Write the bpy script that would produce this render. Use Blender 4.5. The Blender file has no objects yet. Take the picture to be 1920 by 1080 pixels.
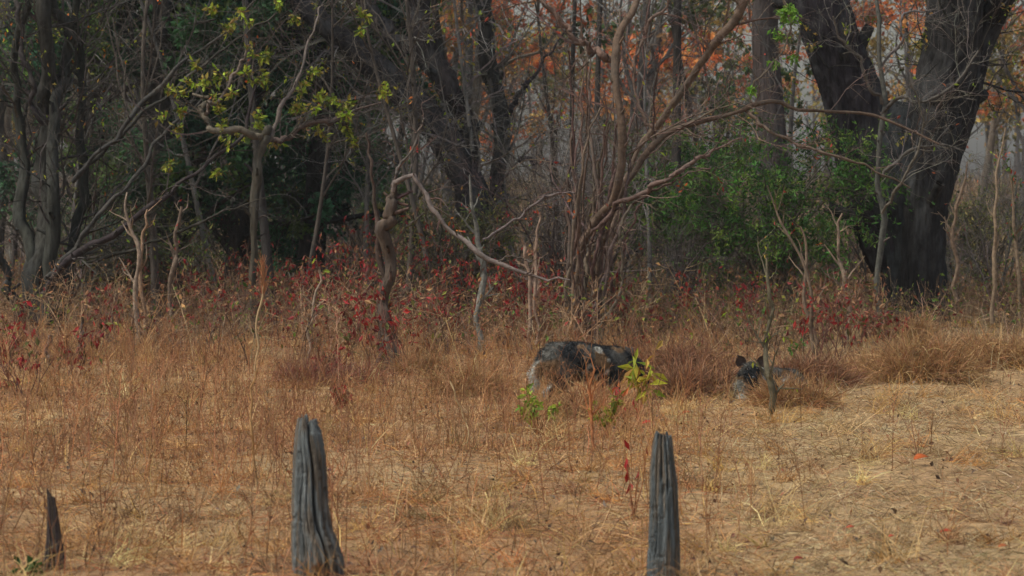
import bpy, math, random
import numpy as np
from mathutils import noise as mnoise, Vector
C = bpy.context.scene.collection
sc = bpy.context.scene
rng = np.random.default_rng(7)

# ------------------------------------------------------------ camera
F = 5600.0; CAMH = 1.5; HOR = 400.0               # focal length in photo pixels, eye height, horizon row
TILT = math.atan((540 - HOR) / F)
cam = bpy.data.cameras.new('camera'); co = bpy.data.objects.new('camera', cam); C.objects.link(co)
co.location = (0, 0, CAMH); co.rotation_euler = (math.pi/2 - TILT, 0, 0)
cam.sensor_width = 36; cam.lens = 36*F/1920; cam.clip_start = 0.5; cam.clip_end = 3000
cam.dof.use_dof = True; cam.dof.focus_distance = 24; cam.dof.aperture_fstop = 6.5
sc.camera = co
# ------------------------------------------------------------ light
SUN_EL = math.radians(58); SUN_ROT = math.radians(246)
w = bpy.data.worlds.new('World'); sc.world = w; w.use_nodes = True
nt = w.node_tree; nt.nodes.clear()
sky = nt.nodes.new('ShaderNodeTexSky'); sky.sky_type = 'NISHITA'; sky.sun_disc = False
sky.sun_elevation = SUN_EL; sky.sun_rotation = SUN_ROT; sky.dust_density = 4; sky.air_density = 1.3
hs = nt.nodes.new('ShaderNodeHueSaturation'); hs.inputs['Saturation'].default_value = 0.6
bg = nt.nodes.new('ShaderNodeBackground'); bg.inputs[1].default_value = 0.09
ow = nt.nodes.new('ShaderNodeOutputWorld')
nt.links.new(sky.outputs[0], hs.inputs['Color']); nt.links.new(hs.outputs[0], bg.inputs[0]); nt.links.new(bg.outputs[0], ow.inputs[0])
sl = bpy.data.lights.new('sun', 'SUN'); sl.energy = 1.9; sl.angle = math.radians(11); sl.color = (1, .92, .78)
so = bpy.data.objects.new('sun', sl); C.objects.link(so)
sd = Vector((math.sin(SUN_ROT)*math.cos(SUN_EL), math.cos(SUN_ROT)*math.cos(SUN_EL), math.sin(SUN_EL)))
so.rotation_euler = sd.to_track_quat('Z', 'Y').to_euler(); so.location = (-10, -10, 30)
sc.view_settings.view_transform = 'Standard'; sc.view_settings.look = 'None'
sc.view_settings.exposure = 0.5; sc.view_settings.gamma = 1
sc.cycles.use_denoising = True
sc.cycles.max_bounces = 6; sc.cycles.diffuse_bounces = 3; sc.cycles.transmission_bounces = 3; sc.cycles.volume_bounces = 0
sc.cycles.use_adaptive_sampling = True; sc.cycles.adaptive_threshold = 0.02

# ------------------------------------------------------------ numeric helpers
def hashn(ix, iy, s=0):
    h = (ix*374761393 + iy*668265263 + s*982451653) & 0xffffffff
    h = ((h ^ (h >> 13))*1274126177) & 0xffffffff
    return ((h ^ (h >> 16)) & 0xffff)/65535.0
def vnoise(x, y, s=0):
    x = np.asarray(x, float); y = np.asarray(y, float)
    ix = np.floor(x).astype(np.int64); iy = np.floor(y).astype(np.int64); fx = x-ix; fy = y-iy
    fx = fx*fx*(3-2*fx); fy = fy*fy*(3-2*fy)
    a = hashn(ix, iy, s); b = hashn(ix+1, iy, s); c = hashn(ix, iy+1, s); d = hashn(ix+1, iy+1, s)
    return (a*(1-fx)+b*fx)*(1-fy)+(c*(1-fx)+d*fx)*fy
def fbm(x, y, s=0, o=3):
    r = 0; a = .5; t = 0
    for k in range(o):
        r = r+a*vnoise(x*2**k, y*2**k, s+k); t += a; a *= .5
    return r/t                                     # 0..1
def sstep(x, a, b):
    t = np.clip((np.asarray(x, float)-a)/(b-a), 0, 1); return t*t*(3-2*t)
def gz(x, y):                                      # ground height
    x = np.asarray(x, float); y = np.asarray(y, float)
    return (fbm(x*.5, y*.5, 3)-.5)*.14 + (fbm(x*2.2, y*2.2, 9)-.5)*.05 + 3.2*sstep(y, 45, 190)
def P(px, py, d):                                  # photo pixel at depth d (metres along the view) -> world
    u = (px-960)/F; v = (540-py)/F
    return np.array([u*d, d*(math.cos(TILT)+v*math.sin(TILT)), CAMH+d*(v*math.cos(TILT)-math.sin(TILT))])
def G(px, py):                                     # photo pixel -> flat ground
    v = (540-py)/F
    d = CAMH/(math.sin(TILT)-v*math.cos(TILT))
    p = P(px, py, d); p[2] = float(gz(p[0], p[1])); return p
def depth_px(x, y): return 960+F*x/y
def unit(v): return v/np.maximum(np.linalg.norm(v, axis=-1, keepdims=True), 1e-9)

class MB:
    def __init__(s): s.v = []; s.c = []; s.q = []; s.t = []; s.n = 0
    def add(s, v, c, q=None, t=None):
        v = v.reshape(-1, 3); c = np.broadcast_to(c, v.shape) if np.ndim(c) == 1 else c.reshape(-1, 3)
        s.v.append(v); s.c.append(c)
        if q is not None and len(q): s.q.append(q.reshape(-1, 4)+s.n)
        if t is not None and len(t): s.t.append(t.reshape(-1, 3)+s.n)
        s.n += len(v)
    def build(s, name, m, parent=None, smooth=True, loc=None):
        v = np.concatenate(s.v); c = np.concatenate(s.c)
        if parent is not None: v = v-np.array(parent.location)
        elif loc is not None: v = v-np.array(loc)
        q = np.concatenate(s.q) if s.q else np.zeros((0, 4), int); t = np.concatenate(s.t) if s.t else np.zeros((0, 3), int)
        me = bpy.data.meshes.new(name)
        me.vertices.add(len(v)); me.vertices.foreach_set('co', v.astype(np.float32).ravel())
        li = np.concatenate([q.ravel(), t.ravel()]).astype(np.int32)
        me.loops.add(len(li)); me.loops.foreach_set('vertex_index', li)
        ls = np.concatenate([np.arange(len(q))*4, len(q)*4+np.arange(len(t))*3]).astype(np.int32)
        me.polygons.add(len(ls)); me.polygons.foreach_set('loop_start', ls)
        me.polygons.foreach_set('use_smooth', np.full(len(ls), smooth))
        me.update(calc_edges=True)
        a = me.color_attributes.new('Col', 'FLOAT_COLOR', 'POINT')
        cc = np.ones((len(v), 4), np.float32); cc[:, :3] = c; a.data.foreach_set('color', cc.ravel())
        me.materials.append(m)
        o = bpy.data.objects.new(name, me); C.objects.link(o)
        if parent is not None: o.parent = parent
        elif loc is not None: o.location = loc
        return o
def tag(o, label=None, cat=None, group=None, kind=None):
    for k, v in (('label', label), ('category', cat), ('group', group), ('kind', kind)):
        if v: o[k] = v
    return o
def empty(name, loc, label, cat, group=None):
    o = bpy.data.objects.new(name, None); C.objects.link(o); o.location = loc; o.empty_display_size = .2
    return tag(o, label, cat, group)

# ------------------------------------------------------------ shape helpers
def tubes(mb, Pn, R, col, sides=3, bump=0, seed=0, cap=False):
    """Pn (N,K,3), R (N,K) -> tubes"""
    N, K, _ = Pn.shape
    T = np.gradient(Pn, axis=1); T = unit(T)
    ref = np.where(np.abs(T[:, :1, 2:3]) > .8, np.array([1., 0, 0]), np.array([0, 0, 1.]))
    A = unit(np.cross(T, np.broadcast_to(ref, T.shape))); B = np.cross(T, A)
    th = np.linspace(0, 2*math.pi, sides, endpoint=False)
    rr = R[:, :, None]*np.ones(sides)
    if bump and sides > 40:
        s = np.linspace(0, 1, K)[None, :, None]*np.linalg.norm(Pn[:, -1]-Pn[:, 0], axis=-1)[:, None, None]
        cx, cy = np.cos(th), np.sin(th); wp = fbm(cx*3+s*1.3+9, cy*3+s*1.1+4, 13, 3)*.9
        rd = lambda f, fs, sd: 1-np.abs(2*fbm(cx*f+wp*2+seed+9, cy*f+s*fs+wp*2+5, sd, 3)-1)*2
        rr = rr*(1+bump*(.55*(fbm(cx*2.2+7+seed+0*s, cy*2.2+s*.9+5, 11, 3)-.5)+.40*rd(7, .5, 17)+.26*rd(19, 1.3, 19)))
    elif bump:
        s = np.linspace(0, 1, K)[None, :, None]*np.linalg.norm(Pn[:, -1]-Pn[:, 0], axis=-1)[:, None, None]
        n1 = fbm(np.cos(th)*2.2+seed*3.1+7+0*s, np.sin(th)*2.2+s*.9+5+seed, 11, 4)-.5
        fq = 13 if sides > 14 else 6
        n2 = fbm(np.cos(th)*fq+seed+9+0*s, np.sin(th)*fq+s*1.6+5, 17, 3)-.5
        rr = rr*(1+bump*n1*1.3+bump*n2*1.1)
    V = Pn[:, :, None, :]+rr[..., None]*(np.cos(th)[None, None, :, None]*A[:, :, None]+np.sin(th)[None, None, :, None]*B[:, :, None])
    idx = np.arange(N*K*sides).reshape(N, K, sides)
    a = idx[:, :-1]; b = idx[:, 1:]; a2 = np.roll(a, -1, 2); b2 = np.roll(b, -1, 2)
    q = np.stack([a, a2, b2, b], -1)
    c = np.broadcast_to(np.asarray(col, float).reshape((-1, 1, 1, 3)) if np.ndim(col) == 2 else col, V.shape)
    mb.add(V, c, q)
    if cap:
        for e in (0, K-1):
            i = idx[:, e]; ce = Pn[:, e:e+1].copy()
            base = mb.n
            mb.add(np.concatenate([V[:, e], ce], 1), np.concatenate([c[:, e], c[:, e, :1]], 1),
                   t=np.concatenate([np.stack([np.arange(sides), np.roll(np.arange(sides), -1), np.full(sides, sides)], -1)+k*(sides+1) for k in range(N)]))
def catmull(pts, n):
    p = np.asarray(pts, float); p = np.concatenate([2*p[:1]-p[1:2], p, 2*p[-1:]-p[-2:-1]])
    m = len(p)-3; t = np.linspace(0, m-1e-6, n); i = t.astype(int); f = (t-i)[:, None]
    a, b, c, d = p[i], p[i+1], p[i+2], p[i+3]
    return .5*((2*b)+(-a+c)*f+(2*a-5*b+4*c-d)*f*f+(-a+3*b-3*c+d)*f**3)
def trace(pts, d, r, n=24, wig=.03, dd=.25):
    """photo-traced limb (px,py,width_px[,depth offset]) -> 3-D polyline with real depth wander"""
    q = []
    for p in pts:
        off = p[3] if len(p) > 3 else 0
        dep = d+off
        q.append([*P(p[0], p[1], dep), p[2]/2*dep/F])
    q = catmull(q, n); X = q[:, :3].copy(); R = np.maximum(q[:, 3], .002)
    if R.max() < .2:
        kn = max(6, n//2); u = np.linspace(0, 1, n); g = np.linspace(0, 1, kn)
        kink = np.stack([np.interp(u, g, r.normal(0, 1, kn)) for _ in range(3)], -1); kink[0] = 0
        X += kink*(R[:, None]*(.6 if R.max() < .05 else .32)+.006)
        R = R*(1+np.interp(u, np.linspace(0, 1, n//2), r.uniform(-.22, .25, n//2)*(1 if R.max() < .08 else .5)))
    s = np.linspace(0, 1, n); ph = r.uniform(0, 6, 3)
    L = np.linalg.norm(X[-1]-X[0])
    if dd: X[:, 1] += dd*np.sin(s*L*1.3+ph[0])-dd*math.sin(ph[0])
    if wig:
        kk = max(4, n//4) if R.max() < .2 else 5; w3 = catmull(r.normal(0, wig, (kk, 3)), n); X += w3*np.minimum(R, .05)[:, None]*14
        X += r.normal(0, wig, X.shape)*np.minimum(R, .02)[:, None]*(5 if R.max() < .08 else 0)
    return X, R
def at(Pn, R, i, t):
    K = Pn.shape[1]; x = t*(K-1); k = np.minimum(x.astype(int), K-2); f = (x-k)[:, None]
    p = Pn[i, k]*(1-f)+Pn[i, k+1]*f
    return p, unit(Pn[i, k+1]-Pn[i, k]), R[i, k]*(1-f[:, 0])+R[i, k+1]*f[:, 0]
def spawn(Pn, R, n, L, r, K=6, t=(.2, 1.), ang=(25, 70), wig=.25, up=.1, rr=.6, rmin=.002, rmax=9, tip=.3):
    N = len(Pn); i = np.repeat(np.arange(N), n); M = len(i)
    p, T, rad = at(Pn, R, i, r.uniform(t[0], t[1], M))
    a = np.radians(r.uniform(ang[0], ang[1], M))[:, None]
    rv = r.normal(size=(M, 3)); pr = unit(rv-(rv*T).sum(-1, keepdims=True)*T)
    D = unit(T*np.cos(a)+pr*np.sin(a))
    ln = r.uniform(L[0], L[1], M)[:, None]/(K-1)
    pts = [p]
    for k in range(K-1):
        D = unit(D+r.normal(0, wig, D.shape)+np.array([0, 0, up])); pts.append(pts[-1]+D*ln)
    Q = np.stack(pts, 1)
    r0 = np.clip(rad*rr, rmin, rmax)
    RR = r0[:, None]*np.linspace(1, tip, K)[None]
    return Q, np.maximum(RR, rmin*.6)
def leaves(mb, Cn, size, col, r, droop=0., aspect=.45, flat=0., narrow=None):
    N = len(Cn); size = np.broadcast_to(size, (N,))
    D = r.normal(size=(N, 3)); D[:, 2] -= droop; D = unit(D)
    Nn = r.normal(size=(N, 3)); Nn[:, 2] += flat; S = unit(np.cross(D, Nn)); Nn = np.cross(S, D)
    s = size[:, None]; fold = .12
    v = np.stack([Cn, Cn+D*s*.5+S*s*aspect*.5+Nn*s*fold, Cn+D*s, Cn+D*s*.5-S*s*aspect*.5+Nn*s*fold], 1)
    i = np.arange(N)[:, None]*4
    t = np.stack([i+np.array([0, 1, 2]), i+np.array([0, 2, 3])], 1)
    mb.add(v, np.repeat(col, 4, 0) if np.ndim(col) == 2 else col, t=t)
def ribbons(mb, base, D, L, W, curl, col, r, K=4):
    """blades: base (N,3), D start direction, curl pulls down"""
    N = len(base); pts = [base]; ln = (L/(K-1))[:, None]
    kick = r.normal(0, .25, D.shape)
    for k in range(K-1):
        D = unit(D+kick*.5+np.stack([0*curl, 0*curl, -curl], -1)); pts.append(pts[-1]+D*ln)
    Pn = np.stack(pts, 1)
    side = unit(np.cross(unit(Pn[:, -1]-Pn[:, 0]), r.normal(size=(N, 3))))
    ws = (W[:, None]*np.linspace(1, .25, K)[None])[..., None]*.5
    V = np.stack([Pn-side[:, None]*ws, Pn+side[:, None]*ws], 2)
    idx = np.arange(N*K*2).reshape(N, K, 2)
    q = np.stack([idx[:, :-1, 0], idx[:, :-1, 1], idx[:, 1:, 1], idx[:, 1:, 0]], -1)
    mb.add(V, np.repeat(col, K*2, 0), q)
def pick(pal, n, r, var=.25, wts=None):
    pal = np.asarray(pal, float); k = r.choice(len(pal), n, p=None if wts is None else np.asarray(wts)/sum(wts))
    return np.clip(pal[k]*(1+r.normal(0, var, (n, 1)))*(1+r.normal(0, .06, (n, 3))), .003, .9)

# ------------------------------------------------------------ materials
def mat(name, rough=.9, trans=0., noise=0., nscale=20, bump=0., stretch=(1, 1, 1), spec=.2, lichen=None):
    m = bpy.data.materials.new(name); m.use_nodes = True; n = m.node_tree.nodes; l = m.node_tree.links
    b = n['Principled BSDF']; b.inputs['Roughness'].default_value = rough; b.inputs['Specular IOR Level'].default_value = spec
    a = n.new('ShaderNodeAttribute'); a.attribute_name = 'Col'; col = a.outputs['Color']
    if noise or bump:
        tc = n.new('ShaderNodeTexCoord'); mp = n.new('ShaderNodeMapping'); mp.inputs['Scale'].default_value = stretch
        tx = n.new('ShaderNodeTexNoise'); tx.inputs['Scale'].default_value = nscale; tx.inputs['Detail'].default_value = 6; tx.inputs['Roughness'].default_value = .65
        l.new(tc.outputs['Object'], mp.inputs[0]); l.new(mp.outputs[0], tx.inputs['Vector'])
        if noise:
            mr = n.new('ShaderNodeMapRange'); mr.inputs[1].default_value = .3; mr.inputs[2].default_value = .7
            mr.inputs[3].default_value = 1-noise; mr.inputs[4].default_value = 1+noise
            l.new(tx.outputs[0], mr.inputs[0])
            vm = n.new('ShaderNodeVectorMath'); vm.operation = 'SCALE'; l.new(col, vm.inputs[0]); l.new(mr.outputs[0], vm.inputs['Scale']); col = vm.outputs[0]
        if bump:
            bp = n.new('ShaderNodeBump'); bp.inputs['Strength'].default_value = bump; bp.inputs['Distance'].default_value = .03
            l.new(tx.outputs[0], bp.inputs['Height']); l.new(bp.outputs[0], b.inputs['Normal'])
    if lichen:
        t2 = n.new('ShaderNodeTexNoise'); t2.inputs['Scale'].default_value = 3.1; t2.inputs['Detail'].default_value = 7; t2.inputs['Roughness'].default_value = .7
        m2 = n.new('ShaderNodeMapping'); m2.inputs['Scale'].default_value = (1, 1, .35); l.new(tc.outputs['Object'], m2.inputs[0]); l.new(m2.outputs[0], t2.inputs['Vector'])
        r2 = n.new('ShaderNodeMapRange'); r2.inputs[1].default_value = .5; r2.inputs[2].default_value = .72; r2.inputs[4].default_value = .8; l.new(t2.outputs[0], r2.inputs[0])
        mc = n.new('ShaderNodeMix'); mc.data_type = 'RGBA'; l.new(r2.outputs[0], mc.inputs[0]); l.new(col, mc.inputs[6]); mc.inputs[7].default_value = (*lichen, 1); col = mc.outputs[2]
    l.new(col, b.inputs['Base Color'])
    if trans:
        tr = n.new('ShaderNodeBsdfTranslucent'); mx = n.new('ShaderNodeMixShader'); mx.inputs[0].default_value = trans
        l.new(col, tr.inputs[0]); l.new(b.outputs[0], mx.inputs[1]); l.new(tr.outputs[0], mx.inputs[2])
        l.new(mx.outputs[0], n['Material Output'].inputs[0])
    return m
M_BARK = mat('bark', noise=.65, nscale=16, bump=1., stretch=(1, 1, .16), lichen=(.085, .09, .092))
M_TWIG = mat('twig_bark', noise=.45, nscale=18, bump=.5, lichen=(.13, .118, .10))
M_LEAF = mat('leaf', rough=.6, trans=.35, noise=.15, nscale=30, spec=.3)
M_GRASS = mat('dry_grass', rough=.8, trans=.2)
M_WOOD = mat('weathered_wood', noise=.55, nscale=60, bump=1., stretch=(1, 1, .07), spec=.2, lichen=(.19, .155, .11))
M_FUR = mat('fur', noise=.25, nscale=60, rough=.85)
M_EYE = mat('eye_gloss', rough=.15, spec=.6)

# ------------------------------------------------------------ setting: ground
def ground():
    xs = np.concatenate([np.linspace(-620, -14, 30)[:-1], np.linspace(-14, 14, 281), np.linspace(14, 620, 30)[1:]])
    ys = np.concatenate([np.linspace(-30, 9, 14)[:-1], np.linspace(9, 60, 511), np.linspace(60, 200, 141)[1:], np.linspace(200, 640, 30)[1:]])
    X, Y = np.meshgrid(xs, ys); Z = gz(X, Y)
    fine = (np.abs(X) < 14) & (Y > 9) & (Y < 60)
    Z = np.where(fine, Z+(fbm(X*7, Y*7, 21)-.5)*.05, Z)
    n = fbm(X*.7, Y*.7, 5); n2 = fbm(X*3, Y*3, 6)
    warm = np.array([.23, .12, .055]); gold = np.array([.34, .245, .125]); dark = np.array([.085, .05, .032]); gry = np.array([.20, .165, .115])
    px = depth_px(X, np.maximum(Y, 1))
    rt = sstep(px, 1150, 1600)*(1-sstep(Y, 24, 30))
    k = np.clip(n*1.6-.3, 0, 1)[..., None]
    c = warm*(1-k)+gold*k
    c = c*(1-.45*rt[..., None])+gold*.45*rt[..., None]
    k2 = np.clip(n2*2.2-1.1, 0, 1)[..., None]; c = c*(1-k2*.6)+dark*k2*.6
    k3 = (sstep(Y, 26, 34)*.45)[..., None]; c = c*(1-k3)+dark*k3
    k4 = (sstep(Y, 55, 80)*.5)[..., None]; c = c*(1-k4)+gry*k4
    mb = MB(); idx = np.arange(X.size).reshape(X.shape)
    q = np.stack([idx[:-1, :-1], idx[:-1, 1:], idx[1:, 1:], idx[1:, :-1]], -1)
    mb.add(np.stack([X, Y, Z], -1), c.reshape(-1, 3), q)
    m = mat('soil_and_straw', noise=.6, nscale=14, bump=.6)
    tag(mb.build('ground', m), kind='structure')
ground()

def scatter(n, y0, y1, r, p=1.0, margin=1.6):
    """ground points in the seen wedge, density falling with distance as 1/y**p"""
    u = r.uniform(size=n)
    e = 2-p
    y = (y0**e+u*(y1**e-y0**e))**(1/e)
    hw = y*.1765+margin
    return r.uniform(-1, 1, n)*hw, y

STRAW = [(.55, .335, .125), (.46, .25, .085), (.68, .48, .23), (.26, .16, .08), (.47, .30, .145), (.15, .09, .052)]
RUST = [(.37, .155, .06), (.46, .215, .085), (.20, .10, .055), (.52, .32, .165), (.11, .062, .04), (.38, .15, .07)]
PALE = [(.46, .36, .20), (.36, .27, .15), (.60, .49, .30), (.24, .17, .10), (.40, .30, .145), (.17, .11, .07)]
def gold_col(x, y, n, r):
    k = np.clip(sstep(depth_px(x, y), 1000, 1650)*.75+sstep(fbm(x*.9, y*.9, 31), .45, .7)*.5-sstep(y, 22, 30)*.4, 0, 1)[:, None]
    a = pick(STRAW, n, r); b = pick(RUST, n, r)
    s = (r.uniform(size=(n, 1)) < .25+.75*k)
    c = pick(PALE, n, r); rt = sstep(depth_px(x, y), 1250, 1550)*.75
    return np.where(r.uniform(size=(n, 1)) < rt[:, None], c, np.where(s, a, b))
def litter():
    r = np.random.default_rng(11); n = 330000
    x, y = scatter(n, 11, 50, r, 1.25)
    z = gz(x, y)
    el = np.radians(r.uniform(-3, 42, n)); az = r.uniform(0, 6.283, n)
    D = np.stack([np.cos(az)*np.cos(el), np.sin(az)*np.cos(el), np.sin(el)], -1)
    kp = r.uniform(size=n) < np.clip(fbm(x*1.6, y*1.6, 33, 4)*3.-.65, .12, 1)
    x, y, z, D, n = x[kp], y[kp], z[kp], D[kp], int(kp.sum())
    mb = MB()
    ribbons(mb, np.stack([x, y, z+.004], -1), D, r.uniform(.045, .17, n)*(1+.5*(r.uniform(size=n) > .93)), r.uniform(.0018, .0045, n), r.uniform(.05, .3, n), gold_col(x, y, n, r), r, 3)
    tag(mb.build('straw_litter', M_GRASS, smooth=False), 'matted dry straw and fallen grass lying over the ground', 'straw', kind='stuff')
litter()
def standing():
    r = np.random.default_rng(12)
    n = 70000; x, y = scatter(n, 11, 60, r, 1.0)
    px = depth_px(x, y)
    den = fbm(x*.8, y*.8, 41)*1.25
    keep = r.uniform(size=n) < np.clip(den-.15-.55*sstep(px, 1320, 1500)*(1-sstep(y, 24, 27)), .04, 1)
    x = x[keep]; y = y[keep]; n = len(x); px = px[keep]
    el = np.radians(r.uniform(48, 92, n)); az = r.uniform(0, 6.283, n)
    D = np.stack([np.cos(az)*np.cos(el), np.sin(az)*np.cos(el), np.sin(el)], -1)
    h = r.uniform(.07, .27, n)*(1-.45*sstep(px, 1300, 1500)*(1-sstep(y, 24, 27)))
    h *= 1+.35*sstep(y, 26, 34)
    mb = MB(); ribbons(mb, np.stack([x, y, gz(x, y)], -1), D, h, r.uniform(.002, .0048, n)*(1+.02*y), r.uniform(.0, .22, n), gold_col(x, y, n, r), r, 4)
    tag(mb.build('dry_grass', M_GRASS, smooth=False), 'thin dry standing grass, tan and rust brown', 'grass', kind='stuff')
standing()
def tufts():
    r = np.random.default_rng(16); m = 2600
    x, y = scatter(m, 11, 44, r, 1.0)
    ok = r.uniform(size=m) < np.clip(fbm(x*.7, y*.7, 91)*2.4-.7, .08, 1); x = x[ok]; y = y[ok]; m = len(x)
    per = 46; i = np.repeat(np.arange(m), per); n = m*per; sz = r.uniform(.5, 1.5, m)[i]
    el = np.radians(r.uniform(18, 85, n)); az = r.uniform(0, 6.283, n)+np.repeat(r.uniform(0, 6, m), per)*0
    D = np.stack([np.cos(az)*np.cos(el)+np.repeat(r.normal(0, .3, m), per), np.sin(az)*np.cos(el), np.sin(el)], -1)
    bx = x[i]+r.normal(0, .035, n)*sz; by = y[i]+r.normal(0, .035, n)*sz
    c = pick(STRAW[:5], m, r, .25)[i]*(1+r.normal(0, .2, (n, 1)))
    mb = MB(); ribbons(mb, np.stack([bx, by, gz(bx, by)], -1), unit(D), r.uniform(.07, .24, n)*sz, r.uniform(.002, .005, n), r.uniform(.1, .5, n), np.clip(c, .02, .9), r, 4)
    tag(mb.build('grass_tufts', M_GRASS, smooth=False), 'small curling tufts of golden dry grass', 'grass', kind='stuff')
tufts()
def weeds():
    """dry rust coloured forbs of fine branching stems"""
    r = np.random.default_rng(13); n = 3400
    x, y = scatter(n, 11.5, 30, r, 1.0, .9)
    px = depth_px(x, y)
    patch = fbm(x*.55+4, y*.4, 51)
    keep = r.uniform(size=n) < np.clip((patch*2-.7)*.9*(1-.93*sstep(px, 1330, 1480))*(1-.75*sstep(12.9-y, 0, 1.0)), .02, 1)
    x = x[keep]; y = y[keep]; n = len(x)
    h = r.uniform(.15, .50, n)*(1+.6*(r.uniform(size=n) > .86))
    K = 5; s = np.linspace(0, 1, K)
    lean = r.normal(0, .16, (n, 2))
    Pn = np.stack([x[:, None]+lean[:, :1]*h[:, None]*s, y[:, None]+lean[:, 1:]*h[:, None]*s, gz(x, y)[:, None]+h[:, None]*s], -1)
    R = np.repeat((.0016+r.uniform(0, .0012, n))[:, None], K, 1)*np.linspace(1, .5, K)
    mb = MB()
    c0 = pick([(.40, .19, .085), (.32, .15, .075), (.46, .27, .13), (.22, .11, .06)], n, r)
    tubes(mb, Pn, R, c0)
    Q, RQ = spawn(Pn, R, 7, (.08, .26), r, K=4, t=(.25, .98), ang=(20, 55), wig=.12, up=.12, rr=.7, rmin=.0014)
    tubes(mb, Q, RQ, np.repeat(c0, 7, 0))
    Q2, RQ2 = spawn(Q, RQ, 2, (.03, .10), r, K=3, t=(.3, 1), ang=(20, 60), wig=.15, up=.1, rr=.7, rmin=.0012)
    tubes(mb, Q2, RQ2, np.repeat(c0, 14, 0))
    lf = Q2[:, -1]; sel = r.uniform(size=len(lf)) < .5
    leaves(mb, lf[sel], r.uniform(.008, .022, sel.sum()), pick([(.22, .085, .045), (.12, .06, .04), (.34, .19, .09)], sel.sum(), r), r, .3)
    tag(mb.build('dry_weeds', M_GRASS, smooth=False), 'rust brown dried weeds with fine branching stems', 'weeds', kind='stuff')
weeds()
def debris():
    r = np.random.default_rng(14); n = 4500
    x, y = scatter(n, 11, 34, r, 1.2)
    c = pick([(.15, .08, .05), (.09, .06, .042), (.28, .12, .06), (.34, .2, .11), (.2, .17, .14)], n, r)
    mb = MB(); leaves(mb, np.stack([x, y, gz(x, y)+r.uniform(.01, .05, n)], -1), r.uniform(.01, .045, n), c, r, 0, .6, 1.)
    tag(mb.build('leaf_litter', M_LEAF, smooth=False), 'small dark dead leaves and debris in the straw', 'leaf litter', kind='stuff')
debris()
def undergrowth():
    """the knee-high brown and reddish tangle under the trees"""
    r = np.random.default_rng(15); n = 4600
    x, y = scatter(n, 27, 62, r, .6, 2.5)
    px = depth_px(x, y)
    front = 27.5+4*fbm(x*.5, y*0+3, 61)+6.5*sstep(px, 1420, 1620)+3*(1-sstep(px, 100, 400))
    keep = y > front
    x = x[keep]; y = y[keep]; px = px[keep]; n = len(x)
    h = r.uniform(.25, .85, n)*(.25+1.1*fbm(x*.55, y*.4, 66))
    h *= 1-.35*sstep(px, 1500, 1700)
    K = 5; s = np.linspace(0, 1, K); lean = r.normal(0, .3, (n, 2))
    Pn = np.stack([x[:, None]+lean[:, :1]*h[:, None]*s**1.5, y[:, None]+lean[:, 1:]*h[:, None]*s**1.5, gz(x, y)[:, None]+h[:, None]*s], -1)
    R = np.repeat((.004+r.uniform(0, .004, n))[:, None], K, 1)*np.linspace(1, .5, K)
    c0 = pick([(.17, .10, .06), (.30, .19, .11), (.12, .08, .055), (.40, .28, .16), (.10, .06, .045)], n, r)
    mb = MB(); tubes(mb, Pn, R, c0)
    Q, RQ = spawn(Pn, R, 6, (.15, .5), r, K=4, t=(.15, 1), ang=(20, 75), wig=.2, up=.02, rr=.7, rmin=.0028)
    tubes(mb, Q, RQ, np.repeat(c0, 6, 0))
    Q2, RQ2 = spawn(Q, RQ, 2, (.08, .25), r, K=3, t=(.3, 1), ang=(20, 80), wig=.25, up=-.02, rr=.7, rmin=.0022)
    tubes(mb, Q2, RQ2, np.repeat(c0, 12, 0))
    o = tag(mb.build('undergrowth', M_TWIG, smooth=False), 'knee high brown tangle of dry stems under the trees', 'undergrowth', kind='stuff')
    m2 = MB(); sel = r.uniform(size=len(Q2)) < .55
    lf = Q2[sel][:, -1]; pxl = depth_px(lf[:, 0], lf[:, 1]); z = fbm(lf[:, 0]*.9, lf[:, 1]*.6, 71)
    k = len(lf); u = r.uniform(size=(k, 1))
    br = pick([(.24, .11, .05), (.30, .16, .075), (.15, .08, .045), (.38, .22, .10)], k, r)
    rd = pick([(.21, .03, .028), (.30, .045, .035), (.12, .02, .02)], k, r)
    gn = pick([(.12, .19, .03), (.07, .13, .025), (.24, .25, .04)], k, r)
    redness = np.clip((z*3.2-1.5)+.35*np.exp(-((pxl-650)/130)**2), 0, .75)*(1-.6*sstep(pxl, 1050, 1250))
    green = .22+.33*sstep(pxl, 1130, 1250)
    c = np.where(u < redness[:, None], rd, np.where(u > 1-green[:, None], gn, br))
    leaves(m2, lf, r.uniform(.035, .085, k), c, r, .6, .5)
    tag(m2.build('undergrowth_leaves', M_LEAF, smooth=False), 'brown, red and green small leaves on the low tangle', 'leaves', kind='stuff')
undergrowth()

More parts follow.
